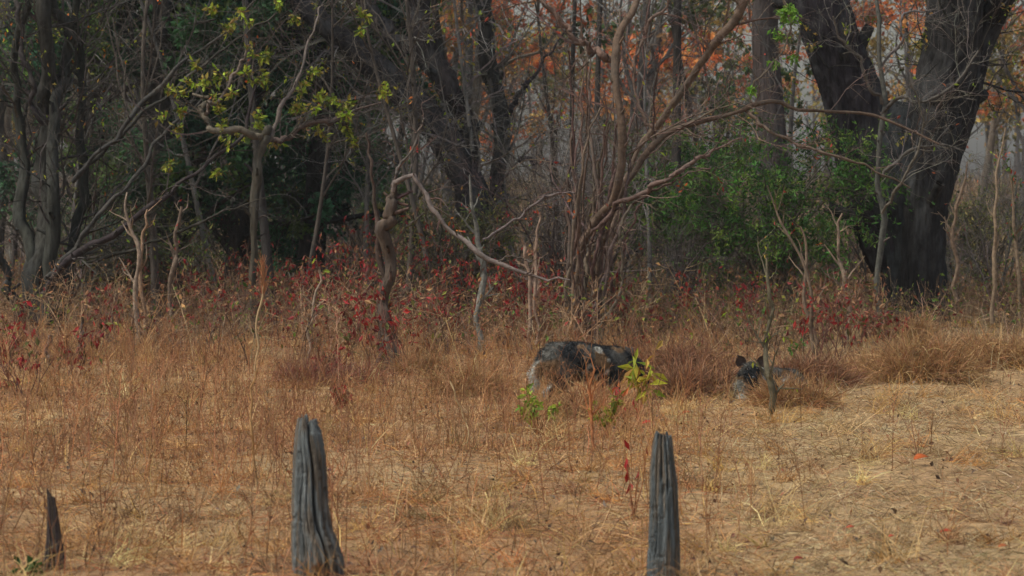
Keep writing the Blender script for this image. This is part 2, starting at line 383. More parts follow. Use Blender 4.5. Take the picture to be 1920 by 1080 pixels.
# ------------------------------------------------------------ plants, generic
SECT = [(150, 'behind the pale left thicket', 'the pale left thicket'), (420, 'just right of the pale left thicket', 'the gap right of the pale thicket'),
        (650, 'by the curved-limb tree', 'the curved-limb tree'), (840, 'by the broken dark stem', 'the broken dark stem'), (1030, 'by the black leaning tree', 'the black leaning tree'),
        (1260, 'by the many-stemmed shrub', 'the many-stemmed shrub'), (1560, 'by the green bush', 'the green bush'), (1790, 'by the huge twin-trunked tree', 'the huge twin-trunked tree'),
        (9999, 'right of the huge twin-trunked tree', 'the gap right of the huge tree')]
def sect(px):
    for e, a, b in SECT:
        if px < e: return a, b
def shrub(name, label, cat, group, x, y, h, r, stems=6, spread=.5, bark=(.12, .10, .085), rad=.02, n1=5, n2=4, n3=2, tw=(.5, 1.4),
          leafn=0, leafc=None, leafs=(.03, .06), droop=.5, up=.12, lean=(0, 0), wig=.12, leafpart='leaves'):
    base = np.array([x, y, float(gz(x, y))])
    o = empty(name, base, label, cat, group)
    K = 12; pts = [np.repeat(base[None], stems, 0)+r.normal(0, .06, (stems, 3))*[1, 1, 0]]
    az = r.uniform(0, 6.283, stems); D = np.stack([np.cos(az)*spread+lean[0], np.sin(az)*spread+lean[1], np.ones(stems)], -1); D = unit(D)
    L = h*r.uniform(.6, 1.1, stems)
    for k in range(K-1):
        D = unit(D+r.normal(0, wig, D.shape)+[0, 0, .05]); pts.append(pts[-1]+D*(L/(K-1))[:, None])
    Pn = np.stack(pts, 1); Pn[:, 0, 2] -= .05
    R = (rad*r.uniform(.6, 1.2, stems))[:, None]*np.linspace(1, .3, K)
    c = pick([bark], stems, r, .2)
    for i in range(stems):
        mb = MB(); tubes(mb, Pn[i:i+1], R[i:i+1], c[i], 6); mb.build('stem', M_TWIG, o)
    tm = MB(); last = Pn; lr = R; cc = c
    for n, ll in ((n1, 1), (n2, .5), (n3, .28)):
        if not n: break
        last, lr = spawn(last, lr, n, (tw[0]*ll, tw[1]*ll), r, K=6 if ll == 1 else 5, t=(.2, 1), ang=(20, 65), wig=.2, up=up*.3, rr=.6, rmin=.0022)
        cc = np.repeat(cc, n, 0); tubes(tm, last, lr, cc)
    if tm.n: tm.build('twigs', M_TWIG, o, smooth=False)
    if leafn:
        lm = MB(); k = int(leafn); i = r.integers(0, len(last), k)
        p, _, _ = at(last, lr, i, r.uniform(.2, 1, k))
        leaves(lm, p, r.uniform(leafs[0], leafs[1], k), pick(leafc, k, r), r, droop)
        lm.build(leafpart, M_LEAF, o, smooth=False)
    return o
# --- crown tree for the background (trunk, limbs, crown)
def crown_tree(name, label, cat, group, x, y, h, rt, r, leafc, bark=(.10, .09, .08), nclump=40, per=45, cr=2.2, lo=.45, leafs=(.10, .2), lean=0., fork=True, twn=4):
    base = np.array([x, y, float(gz(x, y))-.1]); o = empty(name, base, label, cat, group)
    K = 14; s = np.linspace(0, 1, K); ph = r.uniform(0, 6, 4)
    ax = np.stack([x+lean*h*s+.25*np.sin(s*4+ph[0])*s, y+.25*np.sin(s*3.5+ph[1])*s, base[2]+h*s], -1)[None]
    R = (rt*(1-.75*s))[None].copy(); R[0, 0] *= 1.5; R[0, 1] *= 1.12
    tm = MB(); tubes(tm, ax, R, np.array(bark), 9, .25, ph[2]); 
    tm.build('trunk', M_BARK, o)
    Q, RQ = spawn(ax, R, 9, (h*.18, h*.42), r, K=8, t=(lo*.75, .95), ang=(25, 65), wig=.16, up=.12, rr=.5, rmin=.015, tip=.3)
    lm = MB(); tubes(lm, Q, RQ, np.array(bark), 5)
    Q2, RQ2 = spawn(Q, RQ, twn, (h*.06, h*.2), r, K=6, t=(.25, 1), wig=.22, up=.05 if nclump else -.03, rr=.55, rmin=.008 if nclump else .0045)
    tubes(lm, Q2, RQ2, np.array(bark), 3)
    Q3, RQ3 = spawn(Q2, RQ2, 3 if nclump else 6, (h*.03, h*.09), r, K=4, t=(.2, 1), wig=.25, up=.03 if nclump else -.05, rr=.6, rmin=.006 if nclump else .003)
    tubes(lm, Q3, RQ3, np.array(bark), 3)
    lm.build('limbs', M_TWIG, o, smooth=False)
    if nclump:
        i = r.integers(0, len(Q3), nclump); cc, _, _ = at(Q3, RQ3, i, r.uniform(.3, 1, nclump))
        col = pick(leafc, nclump, r, .3)
        k = nclump*per; j = np.repeat(np.arange(nclump), per)
        p = cc[j]+r.normal(0, 1, (k, 3))*np.array([.32, .32, .2])*cr*.35
        c = np.clip(col[j]*(1+r.normal(0, .22, (k, 1))), .003, .9)
        fm = MB(); leaves(fm, p, r.uniform(leafs[0], leafs[1], k), c, r, .4, .6)
        fm.build('crown', M_LEAF, o, smooth=False)
    return o

ORANGE = [(.50, .14, .045), (.42, .10, .04), (.52, .21, .06), (.30, .16, .05)]
OCHRE = [(.30, .22, .05), (.22, .19, .045), (.38, .24, .055), (.14, .14, .04)]
OLIVE = [(.09, .13, .03), (.13, .16, .035), (.06, .10, .028)]
DGREEN = [(.035, .11, .05), (.05, .14, .055), (.028, .08, .045), (.09, .16, .035)]
YGREEN = [(.30, .40, .03), (.22, .34, .03), (.40, .44, .05)]

# ------------------------------------------------------------ background woodland
def background():
    r = np.random.default_rng(21); n = 0
    ys = [58, 66, 74, 84, 95, 108, 122, 138, 156]
    for row, y0 in enumerate(ys):
        cnt = [8, 10, 12, 13, 14, 15, 16, 17, 18][row]
        hw = y0*.19+1
        for k in range(cnt):
            x = -hw+2*hw*(k+r.uniform(.1, .9))/cnt; y = y0+r.uniform(-5, 5)
            px = depth_px(x, y)
            if px > 1780 and y < 80: continue
            if px > 900 and r.uniform() < .38: continue
            if 1560 < px < 1780 and y < 70: continue
            left = px < 640
            if left: pal = OLIVE+DGREEN if r.uniform() < .75 else OCHRE
            else: pal = ORANGE if r.uniform() < .55 else (OCHRE if r.uniform() < .7 else OLIVE)
            if not left and (880 < px < 1120 or px > 1790): pal = OCHRE if r.uniform() < .6 else ORANGE
            h = r.uniform(7.5, 12)
            kind = 'dark green leafed' if left and pal is not OCHRE else ('orange leafed' if pal is ORANGE else ('ochre leafed' if pal is OCHRE else 'olive leafed'))
            dist = 'first rows of the' if y < 80 else 'hazy far'
            a, b = sect(px)
            lab = f"{kind.replace('dark green', 'green').replace(' leafed', '-leaved')} tree in {'near' if y < 80 else 'far'} woodland {a}"
            crown_tree('woodland_tree', lab, 'tree', f'{kind} trees of the {dist} woodland, {b}', x, y, h, r.uniform(.07, .19), r, pal,
                       bark=(.085, .08, .078) if r.uniform() < .6 else (.14, .115, .09), nclump=int(44 if left else (34 if y > 80 else 18)), per=34, cr=2.4, lo=.22 if left else .32, leafs=(.10+y*.0006, .18+y*.001), lean=r.normal(0, .09))
background()
def far_wood():
    r = np.random.default_rng(22); n = 120
    x = r.uniform(-60, 60, n); y = r.uniform(170, 260, n); h = r.uniform(6, 11, n)
    K = 6; s = np.linspace(0, 1, K); ln = r.normal(0, .06, (n, 2))
    Pn = np.stack([x[:, None]+ln[:, :1]*h[:, None]*s, y[:, None]+ln[:, 1:]*h[:, None]*s, gz(x, y)[:, None]+h[:, None]*s], -1)
    R = r.uniform(.1, .25, n)[:, None]*np.linspace(1, .3, K)
    mb = MB(); tubes(mb, Pn, R, np.array([.10, .09, .085]), 5)
    Q, RQ = spawn(Pn, R, 7, (1.5, 4), r, K=5, t=(.3, 1), wig=.2, up=.1, rr=.5, rmin=.02); tubes(mb, Q, RQ, np.array([.10, .09, .085]))
    k = 9000; i = r.integers(0, len(Q), k); p, _, _ = at(Q, RQ, i, r.uniform(.2, 1, k)); p += r.normal(0, .4, p.shape)
    c = pick(ORANGE+OCHRE+OLIVE, k, r)
    leaves(mb, p, r.uniform(.25, .5, k), c, r, .4, .6)
    tag(mb.build('far_woods', M_LEAF, smooth=False), 'far hazy mass of autumn woodland closing the view', 'woods', kind='stuff')
far_wood()
def far_scrub():
    r = np.random.default_rng(23); n = 26000
    u = r.uniform(size=n); y = 50+110*u**.8; x = r.uniform(-1, 1, n)*(y*.18+3)
    h = r.uniform(.3, 1.3, n)*(.5+fbm(x*.25, y*.25, 81))
    D = np.stack([r.normal(0, .3, n), r.normal(0, .3, n), np.ones(n)], -1)
    mb = MB(); ribbons(mb, np.stack([x, y, gz(x, y)], -1), unit(D), h, r.uniform(.012, .035, n)*(y/60), r.uniform(0, .12, n), pick([(.28, .20, .12), (.20, .13, .08), (.33, .25, .15), (.14, .10, .06)], n, r), r, 4)
    k = 22000; y = 48+90*r.uniform(size=k); x = r.uniform(-1, 1, k)*(y*.18+3); f = fbm(x*.3, y*.2, 83)
    z = gz(x, y)+r.uniform(0, 1.2, k)*np.clip(f*2-.5, .1, 1.3)
    leaves(mb, np.stack([x, y, z], -1), r.uniform(.06, .16, k), pick([(.14, .14, .045), (.22, .17, .07), (.25, .10, .05), (.08, .09, .035), (.3, .22, .1)], k, r), r)
    tag(mb.build('far_scrub_grass', M_GRASS, smooth=False), 'tall dry grass and scrub between the far trees', 'scrub', kind='stuff')
far_scrub()

# ------------------------------------------------------------ dark evergreen backdrop, left half
def evergreens():
    r = np.random.default_rng(24)
    for (px, d, h, cr, lab) in [(205, 44, 9, 1.15, 'dark evergreen tree behind the pale left thicket'),
                           (330, 43, 9, 1.2, 'dark blue-green evergreen tree left of the curved-limb tree'),
                           (470, 46, 10, 1.3, 'dense dark evergreen tree straight behind the curved-limb tree'),
                           (590, 46, 9, 1.2, 'dark evergreen tree between the curved-limb tree and the black leaning tree'),
                           (700, 60, 8, .8, 'thin dark evergreen tree behind the broken dark stem')]:
        x = (px-960)/F*d; base = np.array([x, d, float(gz(x, d))]); o = empty('evergreen_tree', base, lab, 'tree', 'dark evergreen trees behind the left thicket')
        K = 12; s = np.linspace(0, 1, K)
        ax = np.stack([x+.2*np.sin(s*4+px), d+.2*np.sin(s*3+px), base[2]+h*s], -1)[None]; R = (.22*(1-.8*s))[None]
        tm = MB(); tubes(tm, ax, R, np.array([.06, .055, .05]), 8, .2); tm.build('trunk', M_BARK, o)
        Q, RQ = spawn(ax, R, 42, (.9*cr, 2.1*cr), r, K=6, t=(.05, .98), ang=(50, 95), wig=.15, up=.05, rr=.35, rmin=.012)
        Q2, RQ2 = spawn(Q, RQ, 5, (.3, .9), r, K=4, t=(.2, 1), wig=.2, up=.0, rr=.6, rmin=.006)
        bm_ = MB(); tubes(bm_, Q, RQ, np.array([.06, .055, .05])); tubes(bm_, Q2, RQ2, np.array([.06, .055, .05])); bm_.build('limbs', M_TWIG, o, smooth=False)
        k = 22000; i = r.integers(0, len(Q2), k); p, _, _ = at(Q2, RQ2, i, r.uniform(.1, 1, k)); p = p+r.normal(0, .09, p.shape)
        cl = pick(DGREEN, len(Q2), r, .35)
        fm = MB(); leaves(fm, p, r.uniform(.07, .15, k), np.clip(cl[i]*(1+r.normal(0, .2, (k, 1))), .004, 1), r, .3, .55); fm.build('crown', M_LEAF, o, smooth=False)
evergreens()

# ------------------------------------------------------------ traced trees
def traced(name, label, cat, px, py, d, limbs, seed, bark, twigs=None, leafs=None, sides=10, bump=.25, n=30, group=None, wig=.03, mbk=None, dd=.25, limbc=None, twc=None):
    """limbs: list of (partname, [(px,py,w[,dd])...]); base at photo pixel px,py at depth d"""
    r = np.random.default_rng(seed)
    b = P(px, py, d); b[2] = float(gz(b[0], b[1])); o = empty(name, b, label, cat, group)
    polys = []
    for j, (pn, pts) in enumerate(limbs):
        X, R = trace(pts, d, r, n, wig, dd if pn != 'trunk' else .05)
        big = R.max() > .06
        mb = MB(); tubes(mb, X[None], R[None], pick([limbc if (limbc and pn == 'limb') else bark], 1, r, .22)[0], 72 if R.max() > .2 else (20 if big else 7), bump if big else bump*.8, seed+j, cap=True)
        sq, sr = spawn(X[None], R[None], 9, (.03+1.2*R.mean(), .08+3*R.mean()), r, K=4, t=(.05, .9), ang=(30, 80), wig=.15, rr=.42, rmin=.003, tip=.55)
        tubes(mb, sq, sr, pick([bark], 9, r, .2), 5)
        mb.build(pn, mbk or (M_BARK if big else M_TWIG), o); polys.append((X, R))
    if twigs:
        tm = MB(); lasts = []
        for (which, lv) in twigs:
            L = np.stack([polys[k][0] for k in which]); R = np.stack([np.minimum(polys[k][1], .06) for k in which])
            for (cnt, lo, hi, kw) in lv:
                L, R = spawn(L, R, cnt, (lo, hi), r, **kw); tubes(tm, L, R, pick([twc or bark, tuple(min(1, 1.5*q) for q in (twc or bark))], len(L), r, .2))
            lasts.append((L, R))
        tm.build('twigs', M_TWIG, o, smooth=False)
        if leafs:
            lm = MB()
            for (wi, k, pal, s0, s1, box) in leafs:
                L, R = lasts[wi]; i = r.choice(r.choice(len(L), max(4, len(L)//5), replace=False), k)
                p, _, _ = at(L, R, i, r.uniform(.2, 1, k)); p = p+r.normal(0, .02, p.shape)
                leaves(lm, p, r.uniform(s0, s1, k), pick(pal, k, r), r, .5)
            lm.build('leaves', M_LEAF, o, smooth=False)
    return o, polys

T1 = dict(K=8, t=(.15, 1), ang=(20, 70), wig=.2, up=.03, rr=.35, rmin=.005)
T2 = dict(K=6, t=(.15, 1), ang=(20, 70), wig=.22, up=.02, rr=.6, rmin=.0032)
T3 = dict(K=5, t=(.2, 1), ang=(20, 70), wig=.25, up=.0, rr=.6, rmin=.0024)
# huge twin-trunked tree, right
BIG = [('trunk', [(1716, 660, 130), (1712, 560, 112), (1702, 480, 120), (1692, 400, 138), (1686, 310, 140), (1690, 240, 100), (1694, 190, 40)]),
       ('trunk', [(1694, 530, 70, .2), (1670, 470, 86, .1), (1650, 400, 96, .1), (1628, 300, 100, 0), (1605, 200, 96, -.1), (1575, 120, 92, -.1), (1548, 40, 90, -.2), (1520, -60, 84, -.2), (1480, -240, 66, 0), (1440, -520, 40, .4), (1400, -800, 16, .8)]),
       ('trunk', [(1726, 620, 74, -.2), (1728, 500, 78, -.2), (1730, 400, 80, -.15), (1745, 300, 92, -.1), (1760, 200, 96, -.1), (1782, 100, 92, 0), (1788, 0, 88, 0), (1792, -150, 80, .1), (1800, -400, 60, .3), (1830, -800, 24, .6)]),
       ('limb', [(1770, 290, 56), (1800, 200, 56), (1832, 110, 48), (1862, 40, 46), (1885, -20, 42), (1915, -150, 38, .2), (1960, -400, 26, .5), (2010, -700, 10, 1)])]
big, _ = traced('twin_trunk_tree', 'huge dark twin-trunked tree with furrowed bark above the straw mound', 'tree', 1705, 612, 40, BIG, 31, (.024, .024, .023),
       limbc=(.024, .024, .023), twigs=[([1, 2, 3], [(13, .8, 2.6, T1), (6, .4, 1.1, T2), (4, .2, .5, T3)])], leafs=[(0, 2600, OCHRE+OLIVE+YGREEN[:1], .05, .10, None)], bump=.36, n=140, wig=.015)
# dark trunk behind, with mossy leaves
traced('slender_bare_tree', 'slender grey bare tree spreading fine crossing twigs before the huge dark trunks', 'tree', 1655, 640, 37.5,
       [('trunk', [(1664, 645, 13), (1650, 520, 12), (1660, 400, 11), (1646, 300, 10), (1660, 190, 9), (1648, 90, 8), (1652, 0, 7), (1650, -120, 8)]),
        ('limb', [(1654, 195, 7, -.1), (1625, 160, 6, -.2), (1610, 110, 6, -.2), (1575, 80, 5, -.2), (1555, 35, 3, -.2)]),
        ('limb', [(1654, 215, 7, -.1), (1690, 180, 6, -.3), (1720, 195, 5, -.3), (1790, 150, 5, -.3), (1830, 95, 3, -.3)]),
        ('limb', [(1653, 330, 7, -.1), (1700, 285, 6, -.3), (1745, 270, 5, -.4), (1800, 280, 3, -.4)]),
        ('limb', [(1652, 120, 6), (1690, 70, 5, -.2), (1700, 25, 5, -.2), (1760, 15, 3, -.3)]),
        ('limb', [(1655, 400, 6, -.1), (1690, 340, 5, -.3), (1725, 240, 4, -.3), (1700, 160, 3, -.3)])], 301, (.11, .10, .088),
       twigs=[([1, 2, 3, 4, 5], [(10, .4, 1.2, dict(T1, rmin=.005)), (5, .2, .6, T2), (3, .1, .3, T3)])], leafs=[(0, 40, YGREEN+[(.4, .12, .05)], .04, .08, None)], n=30)
traced('moss_leaved_tree', 'straight dark trunk with drooping olive leaves left of the huge tree', 'tree', 1450, 420, 62,
       [('trunk', [(1452, 470, 60), (1448, 330, 52), (1442, 200, 48), (1436, 60, 46), (1440, -100, 44), (1450, -400, 24), (1460, -600, 8)])], 32, (.06, .055, .05),
       twigs=[([0], [(26, .8, 2.2, dict(T1, ang=(40, 100), up=-.05)), (7, .3, .9, dict(T2, up=-.05)), (3, .15, .4, T3)])], leafs=[(0, 5200, OLIVE+DGREEN+OCHRE[:1], .06, .13, None)], bump=.2)
# black leaning tree, centre
LEAN = [('trunk', [(930, 640, 66), (925, 560, 60), (915, 470, 56), (893, 380, 53), (856, 300, 53), (820, 240, 53), (770, 185, 50), (715, 135, 47), (660, 90, 41), (610, 50, 35), (530, -20, 29, .3), (420, -120, 18, .6), (300, -260, 8, 1)]),
        ('trunk', [(915, 480, 39, .2), (900, 370, 39, .3), (880, 280, 39, .3), (855, 200, 42, .3), (820, 130, 47, .3), (790, 70, 47, .3), (776, 10, 42, .3), (768, -80, 37), (750, -240, 25), (720, -480, 8)]),
        ('limb', [(800, 100, 34, .3), (745, 75, 30, .2), (700, 30, 27, .1), (665, -20, 24), (600, -120, 17), (520, -260, 7)]),
        ('trunk', [(935, 560, 29, .9), (930, 420, 29, .9), (934, 320, 29, .9), (938, 230, 30, 1), (928, 150, 30, 1), (914, 70, 29, 1), (906, 0, 27, 1), (895, -140, 22, 1), (880, -360, 7, 1)]),
        ('limb', [(945, 215, 12, 1), (975, 178, 11, 1), (1000, 140, 7, 1), (1040, 90, 4, 1), (1065, 55, 3, 1)]),
        ('limb', [(975, 300, 12, .2), (1010, 300, 10, .1), (1060, 312, 8, 0), (1095, 345, 6, 0)])]
traced('leaning_tree', 'black leaning tree with three bare trunks slanting over the undergrowth', 'tree', 925, 600, 42, LEAN, 33, (.046, .046, .047),
       twigs=[([0, 1, 2, 3], [(17, .6, 2.4, dict(T1, ang=(30, 95), up=-.05)), (8, .35, 1.0, T2), (3, .15, .45, T3)]), ([4, 5], [(6, .3, 1, T1), (4, .2, .5, T2)])],
       leafs=[(0, 1100, YGREEN+OCHRE, .045, .09, None)], bump=.3, n=44, twc=(.17, .165, .155))
# many-stemmed shrub, centre
CS = [('stem', [(1072, 655, 12), (1070, 590, 12), (1078, 530, 11), (1092, 470, 11), (1118, 420, 14), (1148, 370, 16), (1162, 310, 16), (1164, 230, 14), (1154, 160, 16), (1152, 100, 17), (1162, 60, 14), (1190, 20, 12), (1215, -30, 9), (1260, -160, 4)]),
      ('stem', [(1105, 655, 11), (1108, 590, 9), (1118, 520, 8), (1130, 450, 8), (1150, 400, 8), (1175, 350, 8), (1200, 300, 14), (1240, 255, 13), (1290, 232, 11), (1340, 222, 9), (1385, 214, 8), (1415, 200, 10), (1450, 192, 8), (1500, 198, 7), (1570, 205, 6), (1640, 214, 7), (1700, 240, 5), (1760, 272, 3)]),
      ('stem', [(1120, 650, 9, .3), (1128, 580, 8, .3), (1135, 500, 8, .3), (1148, 440, 8, .3), (1165, 380, 8, .3), (1190, 310, 9, .3), (1225, 250, 12, .3), (1262, 200, 14, .3), (1300, 140, 14, .2), (1340, 80, 17, .1), (1385, 25, 19), (1420, -40, 14), (1470, -160, 9), (1520, -300, 3)]),
      ('stem', [(1090, 650, 8, -.2), (1066, 560, 8, -.2), (1070, 470, 6, -.2), (1082, 380, 7, -.2), (1092, 300, 5, -.3), (1110, 235, 4, -.3), (1130, 200, 3, -.3)]),
      ('stem', [(1110, 650, 7, -.3), (1130, 600, 7, -.3), (1160, 555, 5, -.3), (1166, 500, 5, -.2), (1160, 440, 5, -.2), (1178, 380, 5, -.1)]),
      ('stem', [(1098, 650, 8, .2), (1118, 600, 8, .2), (1110, 530, 8, .2), (1116, 470, 6, .1), (1136, 400, 7, .2), (1150, 330, 5, .2), (1180, 250, 4, .3), (1205, 150, 4, .3), (1210, 60, 3, .3), (1225, -60, 3, .4)]),
      ('limb', [(1154, 112, 14), (1118, 100, 14), (1085, 72, 12), (1050, 38, 11), (1010, 0, 10), (960, -40, 8), (900, -110, 4)]),
      ('limb', [(1405, 210, 7), (1440, 240, 6), (1480, 268, 6), (1540, 285, 6), (1600, 300, 5), (1650, 325, 4), (1710, 350, 3)]),
      ('limb', [(1108, 436, 6, -.2), (1150, 392, 8, -.3), (1205, 360, 8, -.4), (1255, 332, 8, -.5), (1300, 300, 8, -.5), (1345, 280, 5, -.5), (1392, 258, 3, -.5)]),
      ('limb', [(1128, 405, 6, -.3), (1190, 378, 5, -.4), (1250, 345, 5, -.5), (1290, 325, 3, -.5), (1330, 318, 3, -.5)]),
      ('limb', [(1230, 250, 6), (1200, 200, 6), (1190, 120, 5), (1210, 60, 6), (1245, 10, 5), (1290, -60, 3)]),
      ('limb', [(1440, -60, 6), (1475, 10, 5), (1478, 60, 4), (1450, 115, 3), (1405, 165, 3)])]
rs = np.random.default_rng(340)
for _ in range(20):
    x0 = rs.uniform(1062, 1128); tx = x0+rs.normal(18, 42); ty = rs.uniform(40, 460); wv = rs.uniform(3.5, 8); dz = rs.uniform(-.4, .4)
    m1 = (x0*.6+tx*.4+rs.normal(0, 9), 655*.65+ty*.35); m2_ = (x0*.25+tx*.75+rs.normal(0, 9), 655*.3+ty*.7)
    CS.append(('stem', [(x0, 655, wv*1.2, dz), (m1[0], m1[1], wv, dz), (m2_[0], m2_[1], wv*.8, dz), (tx, ty, wv*.4, dz)]))
traced('multi_stem_shrub', 'brown many-stemmed shrub with long arching limb rising behind the big dog', 'shrub', 1095, 640, 33.5, CS, 34, (.13, .09, .072),
       twigs=[([0, 1, 2, 5, 6, 10], [(12, .4, 1.5, T1), (6, .2, .7, T2), (3, .1, .3, T3)]), ([3, 4, 7, 8, 9], [(4, .3, .8, dict(T1, rmin=.004)), (3, .1, .4, T2)]), ([11], [(12, .1, .35, dict(T1, rmin=.004)), (4, .05, .2, T2)])],
       leafs=[(0, 130, YGREEN+[(.3, .05, .03)], .04, .08, None), (1, 40, [(.3, .04, .03), (.4, .1, .03)], .04, .08, None), (2, 330, [(.12, .28, .03), (.2, .36, .05)], .04, .09, None)], n=44)
# broken dark stem with long dead limb
BS = [('trunk', [(738, 705, 38), (734, 650, 28), (728, 580, 24), (731, 500, 22), (728, 430, 25), (733, 390, 24), (734, 362, 18), (738, 344, 7)]),
      ('trunk', [(712, 700, 18, .1), (716, 620, 14, .1), (714, 540, 12, .1), (708, 450, 10, .1), (703, 360, 8, .1), (695, 290, 5, .1), (688, 245, 3, .1)]),
      ('limb', [(738, 362, 8, -.1), (752, 342, 9, -.15), (772, 330, 9, -.18), (786, 344, 9, -.2), (800, 370, 9, -.2), (820, 400, 9, -.3), (845, 432, 9, -.4), (895, 466, 10, -.6), (940, 492, 9, -.7), (990, 512, 7, -.8), (1035, 522, 6, -.9), (1070, 526, 4, -1)]),
      ('limb', [(745, 460, 5), (765, 430, 6), (790, 405, 5), (802, 390, 4)]),
      ('limb', [(738, 352, 5), (745, 320, 5), (770, 285, 4), (790, 240, 3), (795, 225, 2)]),
      ('limb', [(905, 450, 4, -.5), (945, 425, 5, -.3), (1000, 380, 5, -.1), (1040, 362, 5, 0), (1075, 360, 2, 0)]),
      ('limb', [(935, 490, 3, -.7), (960, 480, 3, -.7), (1000, 490, 2, -.7)])]
traced('broken_stem', 'broken dark reddish stem with long grey dead limb drooping to the shrub', 'dead tree', 735, 700, 28.5, BS, 35, (.095, .062, .052),
       twigs=[([2, 4, 5], [(5, .15, .6, dict(T1, rmin=.004)), (3, .08, .3, T2)])], leafs=[(0, 26, [(.35, .04, .03), (.45, .15, .03)], .04, .07, None)], n=40, dd=.1, limbc=(.13, .112, .096))
# curved limb tree
CL = [('trunk', [(478, 640, 18), (476, 520, 15), (478, 420, 14), (480, 340, 17), (488, 290, 18), (497, 258, 17), (512, 236, 10)]),
      ('limb', [(495, 262, 13, 0), (470, 250, 13, -.1), (430, 246, 14, -.2), (398, 240, 13, -.2), (383, 222, 11, -.2), (378, 200, 10, -.2), (390, 185, 8, -.2), (360, 170, 5, -.1)]),
      ('limb', [(500, 268, 12, .1), (530, 258, 11, .2), (570, 240, 10, .2), (620, 228, 10, .2), (660, 205, 6, .2), (710, 190, 3, .2)]),
      ('limb', [(497, 270, 8), (530, 200, 7), (560, 140, 5), (580, 60, 4), (600, 0, 3)]),
      ('limb', [(385, 215, 8, -.2), (420, 170, 6, -.2), (450, 120, 5, -.1), (470, 80, 3, -.1)])]
traced('curved_limb_tree', 'small tree with bright green leaves and a pale limb curved like a hook', 'tree', 478, 620, 37, CL, 36, (.07, .06, .05),
       twigs=[([1, 2, 3, 4], [(9, .4, 1.3, T1), (5, .2, .6, T2), (2, .1, .25, T3)])], leafs=[(0, 1900, YGREEN+OCHRE[:2]+OLIVE[:1]+[(.35, .42, .05)], .055, .115, None), (0, 24, [(.5, .12, .02)], .05, .08, None)], n=36, limbc=(.2, .175, .14))
# left thicket
LT = [('stem', [(70, 600, 44), (72, 500, 42), (76, 400, 38), (80, 300, 34), (76, 200, 32), (82, 100, 28), (88, 0, 26), (90, -150, 18), (95, -300, 6)]),
      ('stem', [(95, 600, 30), (100, 520, 26), (98, 420, 26), (104, 300, 24), (98, 200, 22), (112, 120, 20), (120, 60, 20), (95, 0, 16), (60, -100, 8)]),
      ('stem', [(60, 600, 26), (52, 500, 24), (40, 400, 22), (30, 300, 20), (20, 200, 16), (25, 100, 14), (45, 0, 12), (50, -100, 6)]),
      ('stem', [(40, 600, 18), (20, 540, 16), (5, 480, 15), (-20, 400, 12), (-40, 300, 8)]),
      ('stem', [(110, 600, 20, .3), (125, 500, 20, .3), (140, 400, 16, .3), (150, 280, 16, .4), (150, 150, 16, .4), (146, 40, 14, .4), (150, -80, 8, .4)]),
      ('limb', [(75, 560, 14, -.3), (125, 505, 14, -.4), (190, 455, 12, -.6), (250, 410, 11, -.7), (330, 350, 9, -.8), (400, 300, 8, -.8), (455, 240, 7, -.8), (475, 170, 5, -.8), (500, 80, 3, -.8)]),
      ('limb', [(140, 340, 10, -.4), (180, 290, 9, -.6), (230, 235, 9, -.7), (280, 170, 8, -.8), (340, 110, 6, -.9), (410, 60, 5, -1), (470, 0, 3, -1)]),
      ('limb', [(160, 310, 10, -.3), (230, 245, 9, -.4), (300, 180, 7, -.5), (370, 120, 6, -.5), (440, 70, 4, -.5), (520, 20, 3, -.5)]),
      ('limb', [(90, 520, 9, -.4), (150, 450, 9, -.5), (200, 395, 8, -.5), (260, 330, 7, -.5), (310, 250, 6, -.5), (380, 190, 4, -.5)]),
      ('limb', [(80, 230, 10), (60, 150, 10), (45, 80, 8), (35, 0, 8), (30, -80, 4)]),
      ('limb', [(150, 500, 7, -.6), (230, 470, 7, -.8), (320, 440, 6, -.9), (410, 400, 4, -1), (500, 370, 2, -1)])]
traced('many_stemmed_thicket', 'pale many-stemmed thicket with long slender limbs fanning out over the grass', 'thicket', 75, 580, 38, LT, 37, (.042, .039, .036),
       twigs=[([0, 1, 2, 4, 9], [(14, .5, 2.2, T1), (8, .3, .9, T2), (3, .12, .4, T3)]), ([5, 6, 7, 8, 10], [(9, .3, 1.1, dict(T1, ang=(15, 60), rmin=.004)), (4, .15, .5, T2), (2, .1, .3, T3)])],
       leafs=[(0, 700, YGREEN+OCHRE+[(.45, .15, .03)], .04, .08, None)], n=40)
# far left leafy tree
traced('yellow_leaved_tree', 'yellow-green leaved tree with orange leaves at the far left edge', 'tree', 15, 500, 52,
       [('trunk', [(-5, 520, 30), (0, 400, 30), (-5, 250, 28), (8, 100, 26), (12, -60, 24), (20, -300, 14)])], 38, (.08, .075, .07),
       twigs=[([0], [(22, .6, 1.6, dict(T1, ang=(40, 95))), (6, .3, .8, T2), (3, .1, .35, T3)])], leafs=[(0, 2600, OCHRE+OLIVE+YGREEN[:1], .06, .11, None), (0, 130, [(.5, .14, .03)], .06, .1, None)])

